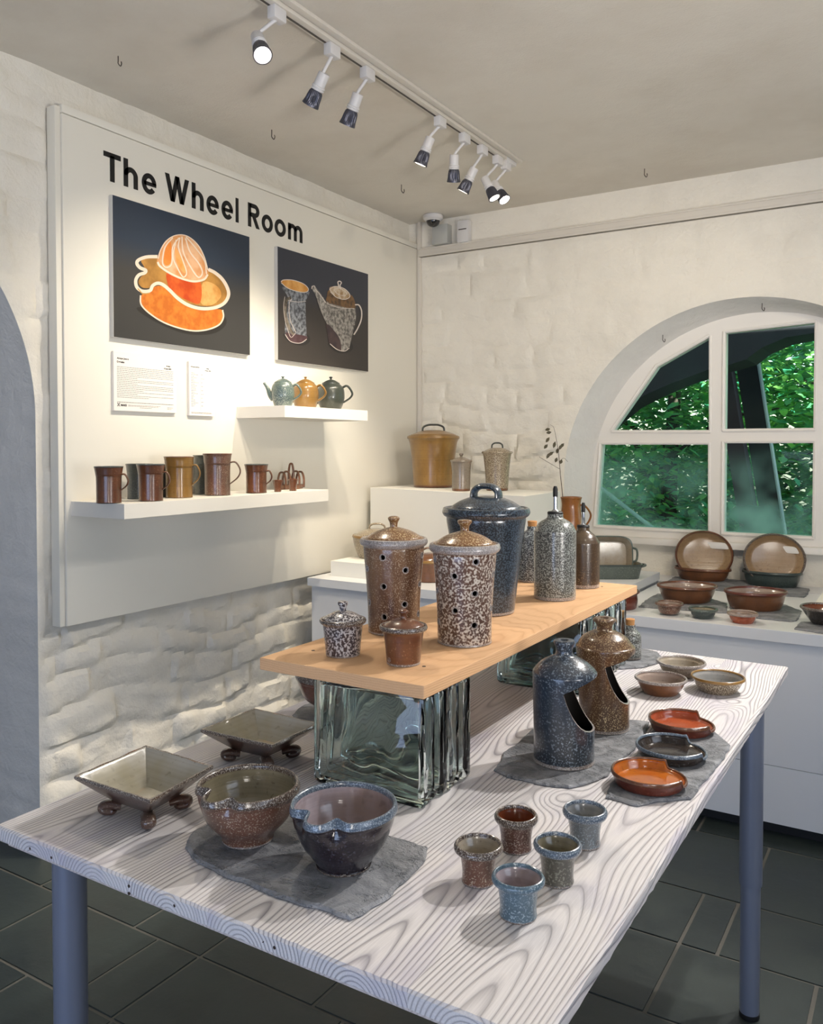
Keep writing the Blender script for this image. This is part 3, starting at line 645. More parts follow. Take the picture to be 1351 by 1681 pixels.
for i, (lx, ly) in enumerate(((-.361, 2.167), (-1.19, .862), (-.45, .93), (-1.19, 2.3))):
    if i == 2: lx, ly = -.365, .855
    lg = Mesh().lathe([(0, .33, 0), (.0262, .33, 0), (.0268, .334, 0), (.0268, top-th-.008, 0), (0, top-th-.008, 0)], 40, ctr=(0, 0, 0))
    o = lg.obj('leg', M['leg'], tb, (lx-TB.x, ly-TB.y, 0))
    Mesh().lathe([(0, .012, 0), (.0225, .012, 0), (.0232, .016, 0), (.0232, .345, 0), (0, .345, 0)], 36).obj('extension_tube', M['leg'], o)
    Mesh().lathe([(0, 0, 0), (.023, 0, 0), (.024, .003, 0), (.024, .012, 0), (.0, .013, 0)], 30).obj('rubber_foot', M['rubber'], o)
    Mesh().lathe([(0, top-th-.006, 0), (.033, top-th-.006, 0), (.033, top-th-.012, 0), (0, top-th-.012, 0)], 30).obj('fixing_plate', M['leg'], o)

# glass blocks under the bench plank
def glass_block():
    g = Mesh(); w, h, t = .232, .19, .082
    lv = [(0, .005), (.002, .0015), (.005, 0), (.017, 0), (.020, .002), (.023, .006), (.035, .0065), (.039, .003), (.043, .003), (.047, .0065), (.059, .006), (.062, .002), (.065, 0), (.077, 0), (.080, .0015), (.082, .005)]
    def rr(ins, y):
        P = []; c = .012; X0, X1, Z0, Z1 = ins, w-ins, ins*.35, h-ins*.35
        for cx_, cz_, a0 in ((X1-c, Z0+c, -pi/2), (X1-c, Z1-c, 0), (X0+c, Z1-c, pi/2), (X0+c, Z0+c, pi)):
            for k in range(5): a = a0+k*pi/8; P.append((cx_+c*cos(a), y, cz_+c*sin(a)))
        return P
    V = []; m_ = 20
    for y, i_ in lv: V += rr(i_, y)
    F = [tuple(range(m_)), tuple(reversed(range((len(lv)-1)*m_, len(lv)*m_)))]
    F += [(k*m_+j, (k+1)*m_+j, (k+1)*m_+(j+1) % m_, k*m_+(j+1) % m_) for k in range(len(lv)-1) for j in range(m_)]
    g.add(V, F)
    # hollow with wavy inner faces
    bm = bmesh.new(); bmesh.ops.create_cube(bm, size=1); bmesh.ops.subdivide_edges(bm, edges=bm.edges[:], cuts=17, use_grid_fill=True)
    for v in bm.verts:
        x, y, z = v.co; k = 1.0
        # rounded cavity corners
        L = max(abs(x), abs(z)); px = x; pz = z
        d = sqrt(x*x+z*z) or 1; rnd = .10
        x2 = x*(1-rnd*max(0, abs(z)*2-.6)**2); z2 = z*(1-rnd*max(0, abs(x)*2-.6)**2)
        P = Vector((w/2+x2*(w-.028), t/2+y*(t-.015), h/2+z2*(h-.026)))
        wv = noise.noise(Vector((P.x*22, y*2, P.z*13)))*.0032+noise.noise(Vector((P.x*55, y*3, P.z*25)))*.0010
        if abs(y) > .49: P.y += wv
        else: P += Vector((1 if x > 0 else -1, 0, 0))*(wv if abs(x) > .49 else 0)+Vector((0, 0, 1))*(wv if abs(z) > .49 else 0)
        v.co = P
    bmesh.ops.reverse_faces(bm, faces=bm.faces[:]); bm.verts.index_update()
    g.add([v.co.copy() for v in bm.verts], [tuple(v.index for v in f.verts) for f in bm.faces]); bm.free()
    return g
gb = glass_block(); lab = ['clear glass block under the near end of the bench, in front', 'clear glass block under the near end of the bench, second in line',
    'clear glass block under the far end of the bench, first in line', 'clear glass block under the far end of the bench, second in line', 'clear glass block under the far end of the bench, third in line', 'clear glass block under the far end of the bench, last in line']
first = None
for k, yy in enumerate((1.178, 1.262, 1.925, 2.009, 2.093, 2.177)):
    if first is None:
        o = gb.obj('glass_block', M['glass'], None, (-.935, yy, .8), sharp=30, fix=False); first = o
    else: o = first.copy(); col.objects.link(o); o.location = (-.935 + (.001 if k % 2 else 0), yy, .8)
    tag(o, lab[k], 'glass block', 'glass blocks carrying the pine bench')

# bench plank
BZ = .990; BT = .0225
bn = thing('bench_plank', 'pale pine plank raised on glass blocks across the table', 'raised shelf', (-.870, 1.745, BZ))
q = Mesh().box((-.176, -.583, 0), (.176, .583, BT), bev=.0018)
q.obj('plank', M['bench'], bn, smooth=False)
for px, py in ((514, 1068), (696, 1094), (988, 963)):
    p = onz(px, py, BZ+BT); Mesh().lathe([(0, .0006, 0), (.0032, .0006, 0), (.0035, 0, 0)], 14).obj('screw', M['screw'], bn, (p.x+.870, p.y-1.745, BT))
BTOP = BZ+BT
# counters along the back wall
lc = thing('display_counter', 'raised white display counter in the corner below the cream board', 'counter', (-1.79, 3.05, 0))
W2 = Mesh
W2().prism([(-.65, .02), (.57, .02), (.57, .42), (.67, .42), (.67, 1.02), (-.65, 1.02)], .05, .755).obj('body_panel', M['counter'], lc, smooth=False)
W2().box((-.64, .06, 0), (.66, 1.0, .05)).obj('plinth', M['black'], lc, smooth=False)
W2().prism([(-.66, 0), (.58, 0), (.58, .41), (.683, .41), (.683, 1.03), (-.66, 1.03)], .758, .795).obj('worktop', M['counter'], lc, smooth=False)
rc = thing('display_counter', 'long white display counter under the arched window', 'counter', (.7, 3.2, 0))
W2().box((-1.79, .02, .05), (1.75, .855, .257)).obj('lower_panel', M['counter'], rc, smooth=False)
W2().box((-1.79, .02, .259), (1.75, .855, .705)).obj('upper_panel', M['counter'], rc, smooth=False)
W2().box((-1.79, .07, 0), (1.75, .85, .05)).obj('plinth', M['black'], rc, smooth=False)
W2().box((-1.80, 0, .708), (1.78, .885, .75), bev=.0015).obj('worktop', M['counter'], rc, smooth=False)
# big white box and riser on the corner counter
CL = .795; CRZ = .75; BXZ = 1.192
fl_, fr_, br_ = [onz(*c_, BXZ)+Vector((-.0, .06, 0)) for c_ in ((597, 801), (852, 816), (912, 807.5))]
q = Mesh().prism([(fl_.x, fl_.y), (fr_.x, fr_.y), (br_.x, br_.y), (fl_.x+.02, 3.95)], 0, BXZ-CL)
o = q.obj('white_box', M['box_white'], None, (0, 0, CL), smooth=False); tag(o, 'large white box plinth on the corner counter carrying the yellow crock', 'plinth box')
q = Mesh().box((0, 0, 0), (.275, .30, .07), bev=.0015); o = q.obj('white_riser', M['box_white'], None, (-2.395, 3.155, CL), smooth=False); tag(o, 'low white riser block on the corner counter under a green casserole', 'riser block')
p = onz(1335.7, 992, CRZ+.05)
q = Mesh().box((0, 0, 0), (.5, .3, .05), bev=.0015); o = q.obj('white_riser', M['box_white'], None, (p.x, p.y, CRZ), smooth=False); tag(o, 'low white riser block on the window counter by the dark bowl', 'riser block')

# wall shelves
q = Mesh().box((-.002, 0, 0), (.267, 1.087, .05), bev=.001); o = q.obj('wall_shelf', M['shelf'], None, (PX+.002, 1.825, 1.165), smooth=False); tag(o, 'long white floating shelf holding the row of mugs', 'shelf')
q = Mesh().box((-.002, 0, 0), (.261, .589, .048), bev=.001); o = q.obj('wall_shelf', M['shelf'], None, (PX+.002, 2.631, 1.5205), smooth=False); tag(o, 'short cream floating shelf holding three teapots', 'shelf')
SL, SU = 1.215, 1.5685

# ================================================================== POTS
def lid(parent, s, R, z, dome, knob=None, mt=None, loop=None, flange=2.5, slot=None):
    """domed lid (px units) resting on height z; knob = list of (r,z) above dome"""
    P = [(0, z*s, 0), (R*s, z*s, 0)] + prof([(R*s, z*s), (R*s, (z+flange)*s), (R*.93*s, (z+flange*1.1)*s)] + [(a*s, (z+b_)*s) for a, b_ in dome], 0, 5) + [(0, (z+dome[-1][1])*s, 0)]
    l = Mesh().lathe(P, 48).obj('lid', mt, parent)
    if knob:
        K = prof([(a*s, (z+b_)*s) for a, b_ in knob], 0, 6)
        Mesh().lathe([(0, K[0][1], 0)]+K+[(0, K[-1][1], 0)], 24).obj('knob', mt, l)
    return l
def arch_handle(parent, s, z, half, h, r, ang, mt, flat=1.8, name='handle'):
    pts = [(-half, z-2), (-half*.93, z+h*.6), (-half*.5, z+h*.95), (0, z+h), (half*.5, z+h*.95), (half*.93, z+h*.6), (half, z-2)]
    P = [Vector((a.x*cos(ang)*s, a.x*sin(ang)*s, a.y*s)) for a in cr(pts, 6)]
    return Mesh().tube(P, r*s, (-sin(ang), cos(ang), 0), 12, flat).obj(name, mt, parent)
def holes_boolean(o, holes, R0, rad):
    bm = bmesh.new()
    for a, z in holes:
        mtx = Matrix.Translation((cos(a)*R0*.75, sin(a)*R0*.75, z)) @ Vector((0, 0, 1)).rotation_difference(Vector((cos(a), sin(a), 0))).to_matrix().to_4x4()
        bmesh.ops.create_cone(bm, cap_ends=True, segments=18, radius1=rad, radius2=rad, depth=R0*.9, matrix=mtx)
    me = bpy.data.meshes.new('c'); bm.to_mesh(me); bm.free(); cut(o, me)
def cut(o, me):
    c = bpy.data.objects.new('c', me); col.objects.link(c); c.parent = o.parent; me.materials.append(o.data.materials[-1])
    md = o.modifiers.new('b', 'BOOLEAN'); md.operation = 'DIFFERENCE'; md.solver = 'EXACT'; md.object = c
    bpy.context.view_layer.update(); dg = bpy.context.evaluated_depsgraph_get()
    new = bpy.data.meshes.new_from_object(o.evaluated_get(dg)); o.modifiers.clear(); old = o.data; o.data = new
    new.set_sharp_from_angle(angle=radians(40))
    bpy.data.objects.remove(c); bpy.data.meshes.remove(me); bpy.data.meshes.remove(old)

def maker_mark(parent, s, r, z, ang, mt, rad=3.6):
    """small pressed ring seal on a pot's foot"""
    q = Mesh(); n_ = 20; c = Vector((cos(ang)*r*s, sin(ang)*r*s, z*s)); sd_ = Vector((-sin(ang), cos(ang), 0))
    for rr in (rad, rad*.45):
        q.tube([c+sd_*cos(k*2*pi/n_)*rr*s+Vector((0, 0, sin(k*2*pi/n_)*rr*s)) for k in range(n_+1)], .35*s, (cos(ang), sin(ang), 0), 6)
    q.obj('pressed_seal', mt, parent)

# --- lidded jars and onion jars on the bench
p, s = spot(563, 1081.3, 28, BTOP)
t = thing('lidded_jar', 'small dark jar with white network glaze and knobbed lid on the bench corner', 'jar', p)
vessel(s, [(28, 0), (29, 14), (31, 34), (33, 50), (37, 53), (38.5, 56), (38, 58)], 3, lip=4, rimz=7, seg=52).obj('body', [G['navy_net'], G['rim_dark'], G['void'], G['rim_pale']], t)
lid(t, s, 33.5, 58, [(30, 4), (22, 9), (12, 13), (6, 14)], [(6, 13), (5, 17), (6.5, 22), (8.3, 25), (8, 28.5), (5, 30)], G['navy_net'])
p, s = spot(662.3, 1096, 28, BTOP)
t = thing('lidded_jar', 'small glossy rust-brown jar with knobbed lid on the bench front', 'jar', p)
vessel(s, [(27.5, 0), (28.5, 12), (31, 36), (33.5, 53), (38, 56), (39.5, 59), (39, 62)], 3, lip=4, rimz=7, seg=52).obj('body', [G['brown_rust'], G['rim_dark'], G['void'], G['rim_pale']], t)
lid(t, s, 34, 61, [(30, 4), (22, 9), (12, 12), (6, 13)], [(6, 12), (5, 16), (6, 20), (8.3, 23), (8, 26), (5, 28)], G['brown_rust'])
maker_mark(t, s, 28.4, 10, RIGHT-pi/2-.95, G['rim_pale'])
def onion(px, yb_, rb, outer, rim, lidR, z, dome, knob, g, glid, label, rows, a0, rb_r, seal=None, stag=pi/4):
    p, s = spot(px, yb_, rb, BTOP); t = thing('onion_jar', label, 'jar', p)
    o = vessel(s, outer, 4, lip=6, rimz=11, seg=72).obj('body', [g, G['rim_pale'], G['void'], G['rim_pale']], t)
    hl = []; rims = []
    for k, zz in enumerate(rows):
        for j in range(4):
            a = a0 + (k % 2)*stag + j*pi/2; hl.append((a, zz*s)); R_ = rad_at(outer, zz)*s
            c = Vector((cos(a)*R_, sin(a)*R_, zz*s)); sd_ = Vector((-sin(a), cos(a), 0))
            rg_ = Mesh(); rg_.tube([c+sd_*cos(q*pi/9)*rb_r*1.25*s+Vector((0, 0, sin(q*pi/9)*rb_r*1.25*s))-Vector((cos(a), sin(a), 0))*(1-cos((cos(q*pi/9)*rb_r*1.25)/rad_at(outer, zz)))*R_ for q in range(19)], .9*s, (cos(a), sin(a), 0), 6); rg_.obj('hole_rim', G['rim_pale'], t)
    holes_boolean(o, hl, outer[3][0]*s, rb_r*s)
    lid(t, s, lidR, z, dome, knob, glid)
    if seal: maker_mark(t, s, seal[0], seal[1], seal[2], G['rim_pale'], 5)
    return t
onion(646.5, 1045, 42, [(42, 0), (42, 10), (43, 50), (46, 95), (49.5, 132), (50, 140), (54, 143), (55.8, 147), (55, 151)], 0, 49, 151,
      [(44, 5), (30, 13), (15, 18), (7, 20)], [(7, 18), (6, 22), (7, 28), (9.5, 33), (9, 36), (5, 38)], G['onion_a'], G['lid_amber'],
      'tall brown speckled onion jar pierced with holes, behind the small dark jar', (31, 51, 80, 106, 127), RIGHT-pi/2-radians(20), 4.0)
onion(762.5, 1063.8, 44.6, [(44.6, 0), (44.2, 10), (45, 50), (48, 100), (51.5, 138), (52, 147), (56, 150), (58.5, 155), (57.5, 160)], 0, 51, 160,
      [(46, 5), (32, 14), (16, 20), (8, 22)], [(8, 20), (7, 25), (8, 31), (11.5, 36), (11, 40), (6, 41)], G['onion_b'], G['lid_amber'],
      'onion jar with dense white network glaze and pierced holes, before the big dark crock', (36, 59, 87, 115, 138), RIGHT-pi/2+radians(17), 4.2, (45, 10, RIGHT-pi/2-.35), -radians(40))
# --- big crock
p, s = spot(797.5, 1013, 47, BTOP)
t = thing('storage_crock', 'large blue-black lidded crock with strap handle standing on the bench', 'crock', p)
vessel(s, [(46, 0), (47.5, 10), (53, 60), (60, 120), (64.5, 148), (65, 155), (69, 158), (71.8, 163), (71, 168)], 5, lip=7, rimz=12, seg=72).obj('body', [G['crock_blue'], G['crock_blue'], G['void'], G['rim_pale']], t)
l = lid(t, s, 62, 168, [(55, 6), (42, 14), (25, 20), (8, 22)], None, G['crock_blue'])
arch_handle(l, s, 184, 22, 22, 5.0, RIGHT-.45, G['crock_blue'], 2.6)
# --- bottles on the bench
def bottle(px, yb_, rb, z, outer, g, label, pour=None, cork=None, name='oil_bottle', cat='bottle', foot=True):
    p, s = spot(px, yb_, rb, z); t = thing(name, label, cat, p)
    vessel(s, outer, 2.5, lip=2.5, rimz=3, seg=56).obj('body', [g, g, G['void'], G['rim_pale']], t)
    H = outer[-1][1]; rn = outer[-1][0]
    if pour:
        ph, pr = pour
        Mesh().lathe([(0, H*s, 0), (rn*.98*s, H*s, 0), (rn*1.0*s, (H+3)*s, 0), (rn*.9*s, (H+4.5)*s, 0), (0, (H+4.5)*s, 0)], 30).obj('stopper_ring', M['black'], t)
        Mesh().lathe([(0, (H+4)*s, 0), (rn*.5*s, (H+5)*s, 0), (pr*1.15*s, (H+8)*s, 0), (pr*s, (H+ph*.7)*s, 0), (0, (H+ph*.7)*s, 0)], 20).obj('pourer_tube', M['chrome'], t)
        Mesh().lathe([(0, (H+ph*.62)*s, 0), (pr*1.25*s, (H+ph*.62)*s, 0), (pr*1.3*s, (H+ph*.9)*s, 0), (pr*.8*s, (H+ph)*s, 0), (0, (H+ph)*s, 0)], 20).obj('pourer_cap', M['rubber'], t)
    if cork:
        ch, r_ = cork
        Mesh().lathe([(0, (H-5)*s, 0), (r_*.9*s, (H-5)*s, 0), (r_*1.05*s, (H+ch)*s, 0), (r_*.95*s, (H+ch+.8)*s, 0), (0, (H+ch+.8)*s, 0)], 24).obj('cork_stopper', M['cork'], t)
    return t
bottle(873.5, 957.5, 24, BTOP, [(23, 0), (23.5, 8), (23.5, 62), (22, 72), (15, 80), (9, 84), (8.5, 89)], G['bottle_dark'], 'dark network-glazed bottle with a cork, half hidden behind the big crock', cork=(9, 7.5), name='corked_bottle')
bottle(910.8, 988, 34, BTOP, [(33.5, 0), (34, 6), (34.3, 100), (33.5, 112), (26, 124), (15, 131), (12.8, 134), (12.8, 138)], G['bottle_grey'], 'tall grey network-glazed oil bottle with chrome pourer on the bench', pour=(46, 3.1))
bottle(956.8, 967.5, 27, BTOP, [(26.3, 0), (26.8, 6), (26.8, 66), (26, 74), (20, 84), (12, 91), (10.3, 94), (10.3, 97)], G['bottle_brown'], 'dark olive-brown oil bottle with chrome pourer at the bench end', pour=(41, 2.6))

# --- salt bottles with cut-out mouths
def salt_bottle(px, yb_, rb, z, prof_o, zap, zbeak, zbot, g, label, bulge):
    p, s = spot(px, yb_, rb, z); t = thing('salt_bottle', label, 'bottle', p); ax = RIGHT-radians(17)
    O = [(a*s, b_*s) for a, b_ in prof_o]; H = O[-1][1]; tk = 3.2*s
    P = [(0, 0, 3), (O[0][0]*.96, 0, 3), (O[0][0], 1*s, 3)] + [(q.x, q.y, 3 if q.y < 3*s else 0) for q in cr(O, 6) if q.y > 1.2*s]
    rt_ = O[-1][0]; P += [(rt_*.8, H+1.2*s, 0), (rt_*.45, H+.5*s, 0), (rt_*.35, H-2*s, 0)]
    zi = H-4*s; inn_ = []
    zsh = [q for q in cr(O, 6)]
    top_i = 200
    P += [(rt_*.3, H-5*s, 1), (0, H-5*s, 1)]
    zb, za, zt = zbot*s, zap*s, zbeak*s
    def f(a, r, z, k):
        da = (a-ax+pi) % (2*pi)-pi; w_ = exp(-(da/.75)**2)*exp(-((z-zt*1.02)/(9*s))**2)
        return r*(1+bulge*w_), z
    mo = Mesh().lathe(P, 96, f)
    # inner wall
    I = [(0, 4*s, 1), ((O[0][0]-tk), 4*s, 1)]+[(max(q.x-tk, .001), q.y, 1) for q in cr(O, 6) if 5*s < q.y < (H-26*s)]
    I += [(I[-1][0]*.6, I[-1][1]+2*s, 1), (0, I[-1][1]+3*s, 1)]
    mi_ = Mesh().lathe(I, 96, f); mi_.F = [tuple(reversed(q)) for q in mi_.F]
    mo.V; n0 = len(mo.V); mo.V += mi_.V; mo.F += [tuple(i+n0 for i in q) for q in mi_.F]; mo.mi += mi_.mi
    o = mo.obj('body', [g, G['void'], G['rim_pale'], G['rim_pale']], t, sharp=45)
    R0 = O[3][0]; a_ap = .10*R0
    side = [(R0*1.5, zt-1*s), (R0*1.12, zt-1.5*s), (R0*.8, zt-9*s*.9), (a_ap*1.15, za+1*s), (a_ap, za-1.5*s)]
    for k in range(1, 9):
        q = k/8; side.append((a_ap+(R0*1.0-a_ap)*q**1.15, za-(za-zb)*(1-(1-q)**1.0)*(.55+.45*q) if False else za-1.5*s-(za-zb)*(sin(q*pi/2)**.92)))
    side += [(R0*1.5, zb-1*s)]
    d = Vector((cos(ax), sin(ax), 0)); b_ = Vector((-sin(ax), cos(ax), 0)); V = []; L = len(side)
    for w_ in (-2*R0, 2*R0): V += [d*q[0]+b_*w_+Vector((0, 0, q[1])) for q in side]
    me = bpy.data.meshes.new('c'); te = tessellate_polygon([[Vector((q[0], q[1], 0)) for q in side]])
    me.from_pydata([tuple(v) for v in V], [], [tuple(q) for q in te]+[tuple(i+L for i in reversed(q)) for q in te]+[(i, (i+1) % L, (i+1) % L+L, i+L) for i in range(L)])
    bm = bmesh.new(); bm.from_mesh(me); bmesh.ops.recalc_face_normals(bm, faces=bm.faces); bm.to_mesh(me); bm.free()
    cut(o, me)
    return t
SLT = .006
salt_bottle(925.4, 1265.6, 50, .8+SLT, [(50, 0), (49, 6), (49.5, 60), (50.5, 110), (51.5, 140), (49, 149), (38, 161), (24, 169), (16, 173), (13.5, 178), (14, 186), (17.3, 193), (16.5, 197)], 122, 146, 57, G['salt_blue'],
            'slate-blue bottle with a cut-out hooded mouth, nearest on the slate', .05)
salt_bottle(991.5, 1206.8, 42, .8+SLT, [(41.5, 0), (40.5, 5), (41, 50), (43.5, 100), (46.5, 130), (44, 136), (36, 148), (23, 156), (14, 159), (12.5, 162), (13.5, 169), (18.5, 176), (17, 179)], 108, 127, 45, G['salt_brown'],
            'amber-brown bottle with a cut-out hooded mouth behind the slate-blue one', .06)

# --- slates
def slate(label, pts, z, th=SLT, name='slate_board', seed=1, world=False):
    P = [onz(x, y, z+th) for x, y in pts] if not world else [Vector((a, b_, z)) for a, b_ in pts]
    c = sum(P, Vector())/len(P); ring = []; n_ = len(P)
    area = sum(P[i].x*P[(i+1) % n_].y-P[(i+1) % n_].x*P[i].y for i in range(n_))
    if area < 0: P.reverse()
    for i in range(n_):
        a, b_ = P[i], P[(i+1) % n_]; k = max(2, int((b_-a).length/.007))
        for j in range(k):
            q = a.lerp(b_, j/k); d = (b_-a).normalized(); nr = Vector((d.y, -d.x, 0))
            q += nr*(noise.noise(Vector((q.x*28, q.y*28, seed)))*.0045+noise.noise(Vector((q.x*120, q.y*120, seed)))*.0016); ring.append((q-c, nr))
    m_ = len(ring); V = []; 
    lv = [(0, .0015), (th*.35, -.0005), (th*.7, .0012), (th, None)]
    for zz, ins in lv:
        for q, nr in ring:
            i_ = ins if ins is not None else .003+abs(noise.noise(Vector((q.x*40, q.y*40, seed+3))))*.006
            v = q-nr*i_; V.append((v.x, v.y, zz))
    F = [tuple(reversed(range(m_))), tuple(range(3*m_, 4*m_))]+[(k*m_+i, k*m_+(i+1) % m_, (k+1)*m_+(i+1) % m_, (k+1)*m_+i) for k in range(3) for i in range(m_)]
    return tag(MO(name, V, F, M['slate'], loc=(c.x, c.y, z), smooth=False), label, 'slate')
slate('rough grey slate under the two large pouring bowls', [(303, 1388), (320, 1409), (373, 1436), (453, 1468), (533, 1492), (576, 1505), (640, 1468), (698, 1409), (702, 1388), (640, 1369), (540, 1340), (420, 1336), (345, 1346), (318, 1362)], .8, seed=1)
slate('grey slate under the two salt bottles with hooded mouths', [(811, 1261), (828, 1233), (845, 1222), (873, 1195), (920, 1183), (985, 1175), (1034, 1180), (1066, 1184), (1045, 1225), (1020, 1245), (996, 1270), (963, 1284), (934, 1290), (882, 1284), (832, 1272)], .8, seed=2)
slate('jagged grey slate under three notched dishes near the table edge', [(994, 1306), (1003, 1286), (1022, 1262), (1050, 1228), (1074, 1193), (1110, 1184), (1171, 1198), (1200, 1221), (1183, 1249), (1134, 1308), (1085, 1312), (1045, 1318)], .8, seed=3)
slate('small round slate under the corked jars at the far table end', [(975, 1085), (985, 1068), (1010, 1060), (1050, 1063), (1078, 1069), (1087, 1076), (1080, 1086), (1058, 1093), (1020, 1096), (990, 1094)], .8, seed=4)
slate('slate under the shadowed bowl behind the near glass blocks', [(478, 1172), (498, 1156), (545, 1143), (600, 1150), (628, 1168), (600, 1190), (540, 1197), (495, 1190)], .8, seed=5)
slate('long slate at the back of the window counter under two leaning dishes', [(1086, 959), (1107, 946), (1170, 948), (1250, 955), (1329, 966), (1327, 974), (1320, 979), (1240, 974), (1160, 966)], CRZ, seed=6)
slate('slate on the window counter under the first oval dish and two little bowls', [(1048, 995), (1060, 984), (1078, 974), (1140, 973), (1193, 990), (1194, 1005), (1150, 1003), (1100, 998)], CRZ, seed=7)
slate('slate on the window counter under the second oval dish', [(1199, 1008), (1198, 992), (1230, 985), (1290, 992), (1316, 1002), (1308, 1017), (1300, 1019), (1250, 1014)], CRZ, seed=8)
slate('slate on the window counter under the dark bowl by the frame edge', [(1304, 1031), (1313, 1020), (1350, 1020), (1395, 1028), (1400, 1042), (1350, 1038)], CRZ, seed=9)

# --- beakers
def beaker(px, yb_, rb, R_, h, mats, label, tilt=(0, 0), seal=None):
    p, s = spot(px, yb_, rb, .8)
    def f(a, r, z, k): w_ = 1+.012*sin(2*a+px); return r*w_, z*(1+.006*sin(a+px))
    m_ = vessel(s, [(rb, 0), (rb+.3, 3), (rb-.3, 6), (rb*.98, 20), (rb*1.08, h-20), (rb*1.2, h-12), (R_-2, h-10), (R_, h-6), (R_-.3, h-2), (R_-2, h)], 3.0, lip=4.5, rimz=12, seg=60, f=f,
                inner=[(rb-4, 4), (rb-3, 20), (rb*1.1-3, h-18), (R_-6.5, h-4), (R_-6, h+4)])
    o = m_.obj('beaker', mats, None, p); tag(o, label, 'beaker', 'rimmed beakers on the bare table')
    if seal: maker_mark(o, s, rb+.6, 11, seal, G['rim_pale'], 4)
    return o
beaker(785.3, 1459.9, 27, 40, 61, [G['brown_speck'], G['rim_dark'], G['in_cream'], G['rim_pale']], 'brown speckled beaker with a black and white rim and cream inside')
beaker(847, 1405, 25.6, 35.8, 56.6, [G['brown_dark'], G['rim_dark'], G['in_rust'], G['rim_pale']], 'dark brown beaker with rust-red inside')
beaker(960, 1397.5, 25, 36.6, 58, [G['beak_grey'], G['rim_blue'], G['in_grey'], G['rim_pale']], 'blue-grey beaker with pale grey inside, next to the slate', seal=RIGHT-pi/2+.7)
beaker(915, 1460, 27, 39.8, 63.5, [G['beak_olive'], G['rim_blue'], G['in_olive'], G['rim_pale']], 'grey-olive beaker with olive cream inside')
beaker(850.4, 1518.8, 30.5, 43.6, 65, [G['beak_blue'], G['beak_blue'], G['in_lilac'], G['rim_pale']], 'pale blue speckled beaker with brown-lilac inside')

# --- pouring bowls with pinched spouts
def pour_bowl(px, yb_, rb, R_, h, ang, mats, label, z):
    p, s = spot(px, yb_, rb, z); hh = h*s
    def f(a, r, z, k):
        da = abs((a-ang+pi) % (2*pi)-pi); t_ = max(0, min(1, (z/hh-.45)/.55)); t_ = t_*t_
        g = 1 - .235*exp(-((da-.43)/.165)**2)*t_ + .04*exp(-(da/.22)**2)*t_
        zz = z + (-.035*exp(-(da/.33)**2)+.02*exp(-((da-.5)/.18)**2))*hh*t_
        return r*g*(1+.008*sin(3*a)), zz
    o = vessel(s, [(rb, 0), (rb+.6, 4), (rb-.5, 6), (rb+8, 19), (R_*.785, h*.42), (R_*.92, h*.71), (R_*.955, h-14), (R_-1, h-11), (R_, h-6), (R_-1.5, h)], 4.2, lip=6.5, rimz=10, seg=128, f=f).obj('pouring_bowl', mats, None, p)
    return tag(o, label, 'bowl')
pour_bowl(407, 1395.4, 41.5, 85, 90, RIGHT-pi/2-.66, [G['brown_speck'], G['rim_dark'], G['in_olive'], G['rim_pale']], 'brown speckled pouring bowl with a pinched spout and olive inside', .8+SLT)
pour_bowl(564, 1440.8, 45, 88.5, 101, RIGHT-pi/2-.52, [G['bowl_black'], G['rim_blue'], G['in_lilac'], G['rim_dark']], 'blue-black pouring bowl with a pinched spout and lilac inside', .8+SLT)
pour_bowl(551, 1181, 30, 66, 72, RIGHT, [G['red_brown'], G['rim_dark'], G['in_rust'], G['rim_pale']], 'red-brown bowl seen behind the near glass blocks beneath the bench', .8+SLT)

